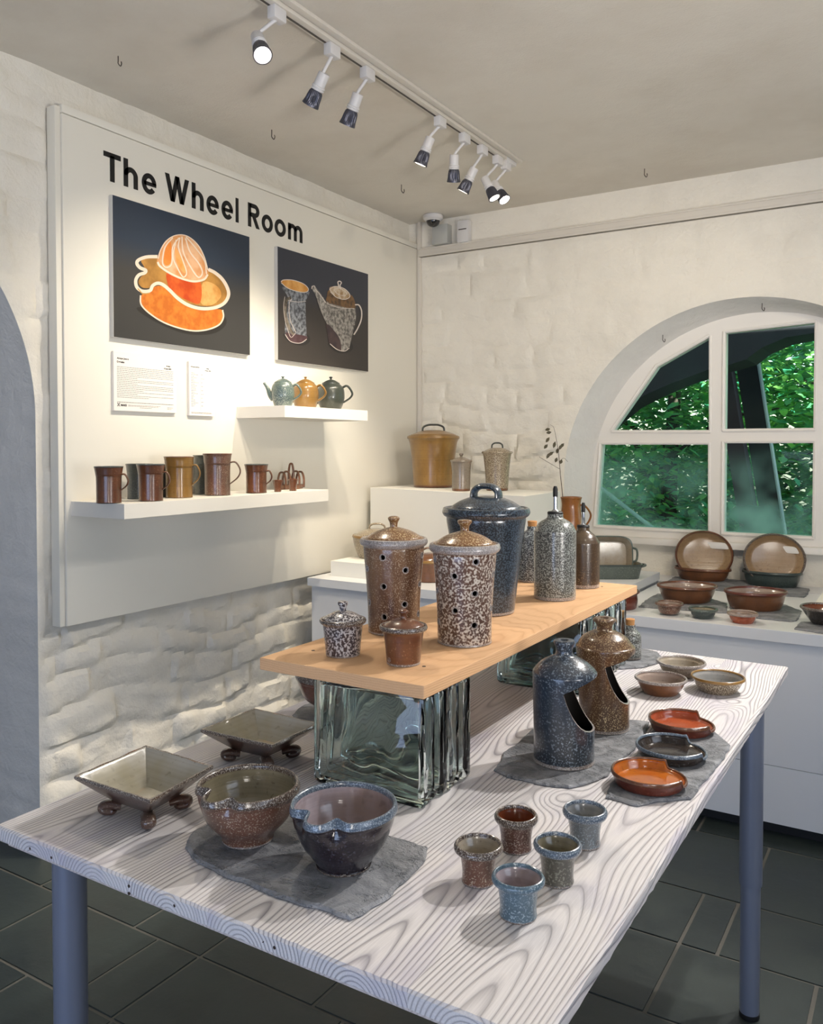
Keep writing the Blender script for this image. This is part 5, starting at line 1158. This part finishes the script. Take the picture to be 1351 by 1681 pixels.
def art_panel(name, label, y0, y1, z0, z1, bgtop, bgbot, shapes, origin, k):
    t = thing(name, label, 'picture', (PX+.001, y0, z0)); th_ = .018
    Mesh().box((0, 0, 0), (th_, y1-y0, z1-z0), bev=.0008).obj('board', plain(name+'_edge', '#c9c7c4', .5), t, smooth=False)
    b = B(name+'_print', rough=.38, spec=.4); zz = b.sep(b.obj)[2]; yy_ = b.sep(b.obj)[1]
    fz = b.ma('DIVIDE', b.ma('SUBTRACT', zz, b.ma('MULTIPLY', b.ma('SUBTRACT', yy_, .35), -.0)), z1-z0)
    b.set('Base Color', b.ramp(fz, [(0.0, hx(bgbot)), (.5, hx(bgbot)), (.72, hx(bgtop)), (1.0, hx(bgtop))]))
    mats = [b.m]; q = Mesh(); H = z1-z0; Wd = y1-y0; x = th_+.0004
    q.add([(x, .001, .001), (x, Wd-.001, .001), (x, Wd-.001, H-.001), (x, .001, H-.001)], [(0, 1, 2, 3)], 0)
    def cv(u, v):
        p = onx(origin[0]+u/k, origin[1]+v/k, PX+th_); return (p.y-y0, p.z-z0)
    for kind, pts, c, w_ in shapes:
        x += .00012
        if c not in [m_.name[len(name)+1:] for m_ in mats]:
            bb = B(name+'_'+c, rough=.4, spec=.4)
            if '/' in c:
                c1, c2 = c.split('/')[:2]; sc_ = float(c.split('/')[2]) if c.count('/') > 1 else 18
                bb.set('Base Color', bb.mix(bb.ramp(bb.noise(bb.obj, sc_, 3, .6), [(.4, 0.0), (.6, 1.0)]), hx(c1), hx(c2)))
            else: bb.set('Base Color', hx(c))
            mats.append(bb.m)
        mi_ = [m_.name[len(name)+1:] for m_ in mats].index(c)
        if kind == 'poly':
            P = [cv(v.x, v.y) for v in cr(pts, 5, True)]; te = tessellate_polygon([[Vector((a, b_, 0)) for a, b_ in P]])
            fs = []
            for tr_ in te:
                a, b2, c3 = [Vector((P[i][0], P[i][1])) for i in tr_]
                fs.append(tuple(tr_) if (b2-a).cross(c3-a) > 0 else tuple(reversed(tr_)))
            q.add([(x, a, b_) for a, b_ in P], fs, mi_)
        else:
            w_ *= .82; C_ = cr(pts, 6); L_ = len(C_); Lft = []; Rgt = []
            for i, v in enumerate(C_):
                d = (C_[min(i+1, L_-1)]-C_[max(i-1, 0)]); d = d.normalized() if d.length else Vector((1, 0)); n_ = Vector((-d.y, d.x))*w_/2
                Lft.append(cv(*(v+n_))); Rgt.append(cv(*(v-n_)))
            q.add([(x, a, b_) for a, b_ in Lft+Rgt], [(i, i+1, L_+i+1, L_+i) for i in range(L_-1)], mi_)
    q.obj('print', mats, t, smooth=False); return t
OR = '#b2601f/#c9762c/30'; WH = '#d2c4b4'; OC = '#8e6630/#aa7c3c/14'; RD = '#ac3c12/#c05822/16'; TN = '#bd8350/#cfa480/12'
sh = [('poly', [(300, 1050), (420, 1160), (700, 1280), (950, 1290), (1080, 1210), (1040, 1120), (700, 1100)], '#2a2826', 0),
      ('poly', [(330, 950), (335, 1030), (425, 1115), (570, 1195), (760, 1250), (905, 1247), (1015, 1203), (1055, 1140), (1050, 1075), (900, 1060), (740, 1040), (640, 980), (560, 890), (480, 860), (400, 900)], OR, 0),
      ('line', [(325, 945), (333, 1030), (425, 1120), (565, 1200), (760, 1256), (905, 1252), (1020, 1207), (1060, 1140), (1053, 1075)], WH, 16),
      ('poly', [(370, 615), (470, 600), (600, 700), (760, 780), (920, 712), (1030, 780), (1090, 860), (1105, 930), (1070, 1000), (980, 1040), (860, 1040), (740, 1010), (650, 950), (560, 860), (480, 830), (420, 850), (400, 880), (340, 875), (305, 830), (330, 780), (380, 740), (350, 680), (330, 640)], OC, 0),
      ('poly', [(880, 830), (1000, 860), (1040, 950), (960, 1030), (860, 1010)], '#b8803c/#cfa060/14', 0),
      ('poly', [(560, 740), (575, 870), (640, 930), (740, 990), (852, 1012), (852, 820), (700, 780)], RD, 0),
      ('line', [(475, 602), (380, 605), (310, 630), (292, 662), (320, 700), (368, 722), (362, 745), (310, 765), (282, 812), (292, 872), (340, 908), (408, 903), (432, 860), (475, 838), (525, 852), (585, 902), (655, 972), (745, 1030), (860, 1062), (980, 1055), (1065, 1015), (1104, 948), (1095, 880), (1048, 800), (985, 745), (925, 715)], WH, 36),
      ('line', [(300, 885), (345, 930), (405, 925)], '#b08a4c', 12),
      ('poly', [(470, 645), (490, 560), (540, 470), (610, 420), (690, 408), (760, 435), (830, 500), (880, 590), (915, 690), (925, 760), (880, 815), (790, 828), (690, 805), (580, 755), (490, 690)], TN, 0),
      ('line', [(475, 650), (500, 690), (590, 752), (700, 800), (800, 822), (885, 805), (920, 760)], WH, 22),
      ('poly', [(545, 530), (590, 470), (600, 560), (590, 660), (550, 680), (530, 640)], '#d8863c/#c8742c/20', 0),
      ('poly', [(630, 520), (660, 560), (720, 690), (715, 750), (670, 700), (635, 620)], '#d8863c/#e09a5c/20', 0),
      ('line', [(610, 432), (540, 520), (518, 640), (535, 690), (572, 694), (602, 655), (608, 520), (665, 435)], WH, 13),
      ('line', [(640, 452), (612, 600), (650, 700), (700, 782), (732, 745), (700, 640), (660, 520), (672, 432)], WH, 13),
      ('line', [(690, 425), (702, 560), (765, 690), (835, 785), (872, 742), (838, 660), (762, 560), (722, 440)], WH, 14),
      ('line', [(725, 425), (815, 530), (890, 640), (908, 755)], WH, 12),
      ('line', [(480, 620), (500, 545), (550, 465), (620, 418), (700, 410), (770, 440), (840, 510), (890, 610), (920, 720)], WH, 10)]
art_panel('art_print', 'larger dark art print showing an orange and white ceramic juicer', 1.991, 2.694, 1.790, 2.291, '#2b3646', '#3a3938', sh, (170, 310), 5.404)
GY = '#4a4c52/#8e9298/70'; BR = '#7a5a38/#4c3a2a/30'; PL = '#d9cfc6'
sh = [('poly', [(250, 1120), (330, 1230), (480, 1260), (560, 1200), (500, 1120)], '#2c2828', 0),
      ('poly', [(770, 1230), (850, 1330), (980, 1350), (1060, 1290), (1000, 1200)], '#2c2828', 0),
      ('poly', [(235, 570), (300, 700), (280, 900), (265, 1120), (330, 1210), (440, 1232), (515, 1185), (508, 950), (508, 750), (535, 620)], GY, 0),
      ('poly', [(270, 1110), (330, 1120), (510, 1150), (512, 1185), (440, 1230), (330, 1208)], '#4c3438/#5c4448/20', 0),
      ('poly', [(218, 520), (250, 495), (360, 498), (480, 540), (538, 600), (510, 635), (420, 630), (300, 590)], '#c98a3c/#e0a860/12', 0),
      ('line', [(218, 520), (250, 495), (360, 498), (480, 540), (538, 600), (510, 637), (420, 632), (300, 592), (222, 530)], PL, 10),
      ('line', [(300, 735), (420, 752), (508, 742)], PL, 7),
      ('line', [(335, 700), (280, 735), (262, 850), (290, 990), (335, 1090), (372, 1135)], '#8c8274/#4a4238/30', 42),
      ('line', [(345, 712), (318, 760), (312, 860), (330, 980), (380, 1085), (390, 1110)], PL, 8),
      ('line', [(262, 690), (248, 800), (262, 950), (300, 1090), (335, 1165), (385, 1120)], PL, 6),
      ('line', [(265, 1130), (330, 1212), (440, 1232), (518, 1185)], PL, 8),
      ('poly', [(752, 740), (765, 850), (745, 1000), (765, 1150), (785, 1240), (870, 1308), (960, 1325), (1010, 1290), (1050, 1130), (1090, 950), (1078, 800), (1030, 700), (790, 680)], '#5c5854/#a8a29a/60', 0),
      ('poly', [(745, 1000), (765, 1150), (785, 1240), (870, 1308), (920, 1315), (900, 1180), (830, 1080)], '#3c3034/#4c3c3c/20', 0),
      ('poly', [(752, 690), (790, 610), (1020, 660), (1082, 765), (1070, 830), (900, 800), (755, 750)], BR, 0),
      ('line', [(752, 770), (900, 820), (1072, 828)], PL, 7),
      ('poly', [(780, 600), (800, 575), (900, 570), (1000, 630), (1020, 690), (960, 720), (860, 690), (790, 640)], '#9a7850/#c8b8a0/30', 0),
      ('line', [(785, 600), (850, 572), (960, 600), (1022, 680), (960, 722), (850, 690), (785, 605)], PL, 9),
      ('line', [(830, 605), (900, 595), (975, 640), (960, 680), (880, 660), (830, 610)], PL, 6),
      ('line', [(895, 590), (885, 550), (880, 520), (900, 510), (920, 528), (905, 560), (915, 600)], PL, 16),
      ('poly', [(570, 580), (600, 562), (650, 620), (720, 720), (755, 800), (765, 1010), (720, 950), (660, 800), (620, 680)], '#6a6662/#b4aea6/50', 0),
      ('line', [(572, 600), (580, 572), (605, 566), (612, 590)], PL, 10),
      ('line', [(615, 600), (680, 680), (735, 760)], PL, 9),
      ('line', [(1078, 785), (1125, 790), (1155, 860), (1150, 960), (1110, 1060), (1065, 1135)], PL, 18),
      ('line', [(785, 1240), (868, 1306), (955, 1326), (1012, 1290)], PL, 10)]
art_panel('art_print', 'smaller-looking dark art print showing a grey jug and teapot above the teapot shelf', 2.873, 3.578, 1.787, 2.288, '#343742', '#3c3734', sh, (430, 390), 7.11)

def sheet(name, label, y0, y1, z0, z1, build):
    t = thing(name, label, 'notice', (PX+.001, y0, z0)); Mesh().box((0, 0, 0), (.012, y1-y0, z1-z0), bev=.0005).obj('backing_board', plain(name+'_card', '#ece7e2', .5), t, smooth=False)
    build(t, y1-y0, z1-z0); return t
M['ink'] = plain('ink_grey', '#7a7672', .6); M['inkd'] = plain('ink_dark', '#2c2a2a', .6)
def bars(t, items, mt, nm='print_lines'):
    q = Mesh(); Rn = random.Random(2)
    for y, z, w_, h in items:
        x = y
        while x < y+w_:     # word-like dashes
            l_ = min(Rn.uniform(.004, .013), y+w_-x); q.add([(.0125, x, z), (.0125, x+l_, z), (.0125, x+l_, z+h), (.0125, x, z+h)], [(0, 1, 2, 3)]); x += l_+.0018
    q.obj(nm, mt, t, smooth=False)
def s1(t, W_, H_):
    def tx(b_, sz, y, z, mt, w_=None): text_mesh(b_, sz, mt, 'print_text', y, z, width=w_, height=sz, x=.0122, parent=t, ext=.0002, bold=.0004)
    tx('Arwyn Jones', .0085, .014, H_-.026, M['inkd'], .052); tx('Ceramics', .0075, .014, H_-.039, M['inkd'], .033)
    tx('12 May -', .006, .243, H_-.036, M['inkd'], .022); tx('27 June 2021', .006, .231, H_-.046, M['inkd'], .036)
    L_ = []; z = H_-.054
    for i in range(18): L_.append((.014, z, (.262 if i not in (6, 9, 13, 15, 17) else .262*(.35+.1*(i % 3))), .0016)); z -= .0064
    L_.append((.014, .030, .262, .0022)); L_ += [(.062, .0215, .15, .0012), (.062, .018, .14, .0012), (.115, .0125, .055, .0015), (.245, .018, .028, .0015), (.245, .013, .022, .0015)]
    bars(t, L_, M['ink'])
    tx('MAKE', .008, .030, .017, M['inkd'], .026)
    q = Mesh()
    for dy, dz, a in ((0, 0, .7), (.006, 0, -.7), (0, .0065, -.7), (.006, .0065, .7)):
        c = Vector((.0126, .017+dy, .0185+dz)); d = Vector((0, cos(a), sin(a)))*.0036; n_ = Vector((0, -sin(a), cos(a)))*.0013
        q.add([c-d-n_, c+d-n_, c+d+n_, c-d+n_], [(0, 1, 2, 3)])
    q.obj('printed_emblem', M['inkd'], t, smooth=False)
def s2(t, W_, H_):
    def tx(b_, sz, y, z, w_): text_mesh(b_, sz, M['inkd'], 'print_text', y, z, width=w_, height=sz, x=.0122, parent=t, ext=.0002, bold=.0002)
    tx('Arwyn Jones', .0065, .008, H_-.022, .046); tx('12 May -', .0045, .092, H_-.024, .017); tx('27 June 2021', .0045, .084, H_-.032, .033)
    L_ = []; z = H_-.045; Rn = random.Random(8)
    for i in range(22): L_.append((.010, z, Rn.uniform(.012, .040), .0016)); z -= .0062
    for i in range(9): L_.append((.063, H_-.05-.0155*i, Rn.uniform(.006, .018), .0016))
    L_ += [(.010, .012, .11, .0012), (.010, .009, .11, .0012)]
    bars(t, L_, M['ink'])
    q = Mesh().add([(.0125, .0605, .020), (.0125, .0610, .020), (.0125, .0610, H_-.045), (.0125, .0605, H_-.045)], [(0, 1, 2, 3)]); q.obj('rule_line', M['ink'], t, smooth=False)
sheet('info_sheet', 'wide white text sheet with a small emblem below the juicer print', 1.995, 2.288, 1.530, 1.741, s1)
sheet('price_list', 'narrow white list sheet beside the wide text sheet', 2.353, 2.490, 1.524, 1.736, s2)

# ================================================================== CEILING FITTINGS
TX = -1.60
tk = thing('lighting_track', 'white ceiling lighting track carrying the spot lamps', 'lighting track', (TX, 2.2, CZ))
q = Mesh(); q.box((-.018, -2.6, -.022), (.018, 1.245, 0), bev=.002); q.obj('rail', M['trim'], tk)
Mesh().box((-.010, -2.6, -.0235), (-.003, 1.13, -.0215)).obj('contact_slot', plain('dark_slot', '#4a4540', .6), tk, smooth=False)
Mesh().box((-.019, 1.15, -.026), (.019, 1.25, 0), bev=.003).obj('end_cap', M['lamp_white'], tk)
q = Mesh().box((.020, -2.6, -.012), (.045, 1.26, 0), bev=.003); q.obj('cable_cover', M['trim'], tk)
lamps = [  # adaptor px, head top px, face px, forward component, lit (2 bright,1 glow,0 dark), power, cone
    ((430, 34), (421.8, 59), (436.6, 105.5), -.55, 2, 20, 58, 'first spot lamp on the track, brightly lit and facing the room'),
    ((523, 92), (532.8, 120.3), (507, 163), .40, 0, 23, 92, 'second spot lamp on the track, tilted towards the lettering board'),
    ((580, 130), (588, 153.6), (567, 200), .38, 0, 24, 92, 'third spot lamp on the track, next to the long empty stretch'),
    ((697, 208), (706.8, 225.8), (690, 266), .22, 1, 34, 84, 'fourth spot lamp on the track, past the long empty stretch'),
    ((743, 233), (745.6, 253.5), (745.6, 296), .40, 0, 13, 64, 'fifth spot lamp on the track, pointing straight down'),
    ((773, 252), (779, 275.7), (760.5, 311), .25, 1, 26, 66, 'sixth spot lamp on the track with shining silver fins'),
    ((800, 268), (795, 292), (810.4, 325.7), -.18, 1, 12, 66, 'seventh spot lamp on the track, overlapping the last one'),
    ((813, 277), (810.4, 300), (826, 331), -.35, 2, 16, 66, 'last spot lamp at the end of the track, brightly lit')]
for i, (ad, ht, fc, fwd, lit, pw_, cone, lb) in enumerate(lamps):
    A = onz(ad[0], ad[1], CZ-.042); A.x = TX
    t = thing('spot_lamp', lb, 'lamp', (A.x, A.y, CZ-.022), 0, 'spot lamps on the ceiling track')
    Mesh().box((-.014, -.026, -.036), (.014, .026, 0), bev=.003).obj('track_adaptor', M['lamp_white'], t)
    dep = (A-Cv).dot(Fv); top_ = Cv+ray(*ht)*dep; d = (Cv+ray(*fc)*dep)-top_; d = (d.normalized()*sqrt(max(.05, 1-fwd*fwd))+Fv*fwd).normalized()
    org = Vector(t.location); ht3 = top_-org; stem0 = Vector((0, 0, -.03)); stem1 = ht3+d*.014+Vector((0, 0, .012))
    Mesh().tube([stem0, Vector((stem1.x*.3, stem1.y*.3, ht3.z*.55)), Vector((stem1.x*.8, stem1.y*.8, ht3.z*.85)), stem1], .0055, (0, 1, 0), 10).obj('stem', M['lamp_white'], t)
    hd = Mesh().lathe([(0, 0, 0), (.017, 0, 0), (.0185, .003, 0), (.0185, .040, 0), (.0215, .042, 0), (.0215, .046, 0), (.0195, .047, 0), (.0195, .049, 0), (.0215, .050, 0), (.0215, .054, 0), (.018, .056, 0), (0, .056, 0)], 32, ctr=ht3, axis=d)
    h_ = hd.obj('lamp_head', M['lamp_white'], t)
    fn = lambda a, r, z, k: (r*(1 if (int(a/(2*pi)*64) % 2) else .93) if 1 < k < 6 else r, z)
    fm = Mesh().lathe([(0, .055, 0), (.017, .055, 0), (.0215, .062, 0), (.0235, .075, 0), (.0245, .088, 0), (.0262, .097, 0), (.0275, .102, 0), (.0275, .105, 0), (.0245, .105, 0), (.022, .098, 0), (.0, .098, 0)], 64, fn, ctr=ht3, axis=d)
    fm.obj('finned_reflector', M['lamp_metal'], t)
    face = ht3+d*.1042
    if lit: Mesh().lathe([(0, 0, 0), (.0215, 0, 0), (.0215, -.002, 0)], 24, ctr=face, axis=d).obj('bulb_face', M['bulb'] if lit == 2 else M['bulb_dim'], t)
    else: Mesh().lathe([(0, 0, 0), (.0215, 0, 0), (.0215, -.002, 0)], 24, ctr=face, axis=d).obj('bulb_face', M['bulb_dim'], t)
    w = org+face+d*.008
    light('lamp_light', 'SPOT', w, w+d, pw_, WARM, .02, cone, .85)
# camera dome, junction box, alarm sensor
p = ony(711, 357, BY-.10); p.z = CZ-.001
t = thing('security_camera', 'white dome security camera on the ceiling above the corner', 'camera', (p.x, p.y, CZ))
Mesh().lathe([(0, 0, 0), (.050, 0, 0), (.055, -.006, 0), (.054, -.022, 0), (.045, -.030, 0), (.040, -.031, 0), (0, -.028, 0)], 44).obj('housing', M['lamp_white'], t)
b = B('smoked_dome', hx('#1a1a1c'), .08, spec=.6, coat=.6)
Mesh().lathe([(.038, -.029, 0)]+[(.038*cos(a*pi/16), -.030-.036*sin(a*pi/16), 0) for a in range(1, 8)]+[(0, -.066, 0)], 36).obj('smoked_dome', b.m, t)
q = Mesh(); q.tube([Vector((cos(a)*.0395, sin(a)*.0395, -.031)) for a in [k*pi/18 for k in range(37)]], .003, (0, 0, 1), 8); q.obj('dome_ring', M['lamp_white'], t)
a = ony(713, 372, BY-.03); c = ony(738, 400, BY-.03)
q = Mesh().box((0, -.055, 0), (c.x-a.x, 0, a.z-c.z), bev=.005); o = q.obj('junction_box', plain('grey_box', '#b3b4b0', .5), None, (a.x, BY-.002, c.z)); tag(o, 'small grey junction box on the wall below the dome camera', 'junction box')
a = ony(752, 363, BY-.03); c = ony(771, 397, BY-.03)
t = thing('motion_sensor', 'white rounded motion sensor on the wall beside the junction box', 'sensor', (a.x, BY-.002, c.z-.001))
Mesh().box((0, -.045, 0), (c.x-a.x, 0, a.z-c.z), bev=.011).obj('sensor_case', M['lamp_white'], t)
Mesh().box((.012, -.0465, (a.z-c.z)*.56), (c.x-a.x-.012, -.044, (a.z-c.z)*.60)).obj('sensor_slit', M['screw'], t, smooth=False)
# hooks
def hook(P, label, s=1.0, mt=None):
    q = Mesh(); q.tube(cr([(0, 0, 0), (0, 0, -.012*s), (0, 0, -.020*s), (.006*s, 0, -.027*s), (.009*s, 0, -.021*s), (.008*s, 0, -.015*s)], 5), .0013*s, (0, 1, 0), 6)
    o = q.obj('ceiling_hook', mt or M['screw'], None, P, (0, 0, RIGHT)); tag(o, label, 'hook', 'small screw hooks in the ceiling and arch')
hook(onz(194, 92, CZ), 'small screw hook in the ceiling above the near end of the board', 1.2)
hook(onz(446, 213, CZ), 'small screw hook in the ceiling above the word Room', 1.4)
hook(onz(659, 303, CZ), 'small rusty screw hook in the ceiling beside the fourth lamp', 1.5)
hook(onz(1058, 277, CZ), 'small screw hook in the ceiling above the back wall trim', 1.4)
hook(ony(1251, 497, 4.16)+Vector((0, 0, -.002)), 'screw hook at the crown of the window arch', 1.3)
hook(ony(1088, 549, 4.16)+Vector((0, 0, -.002)), 'screw hook on the sloping side of the window arch', 1.3)
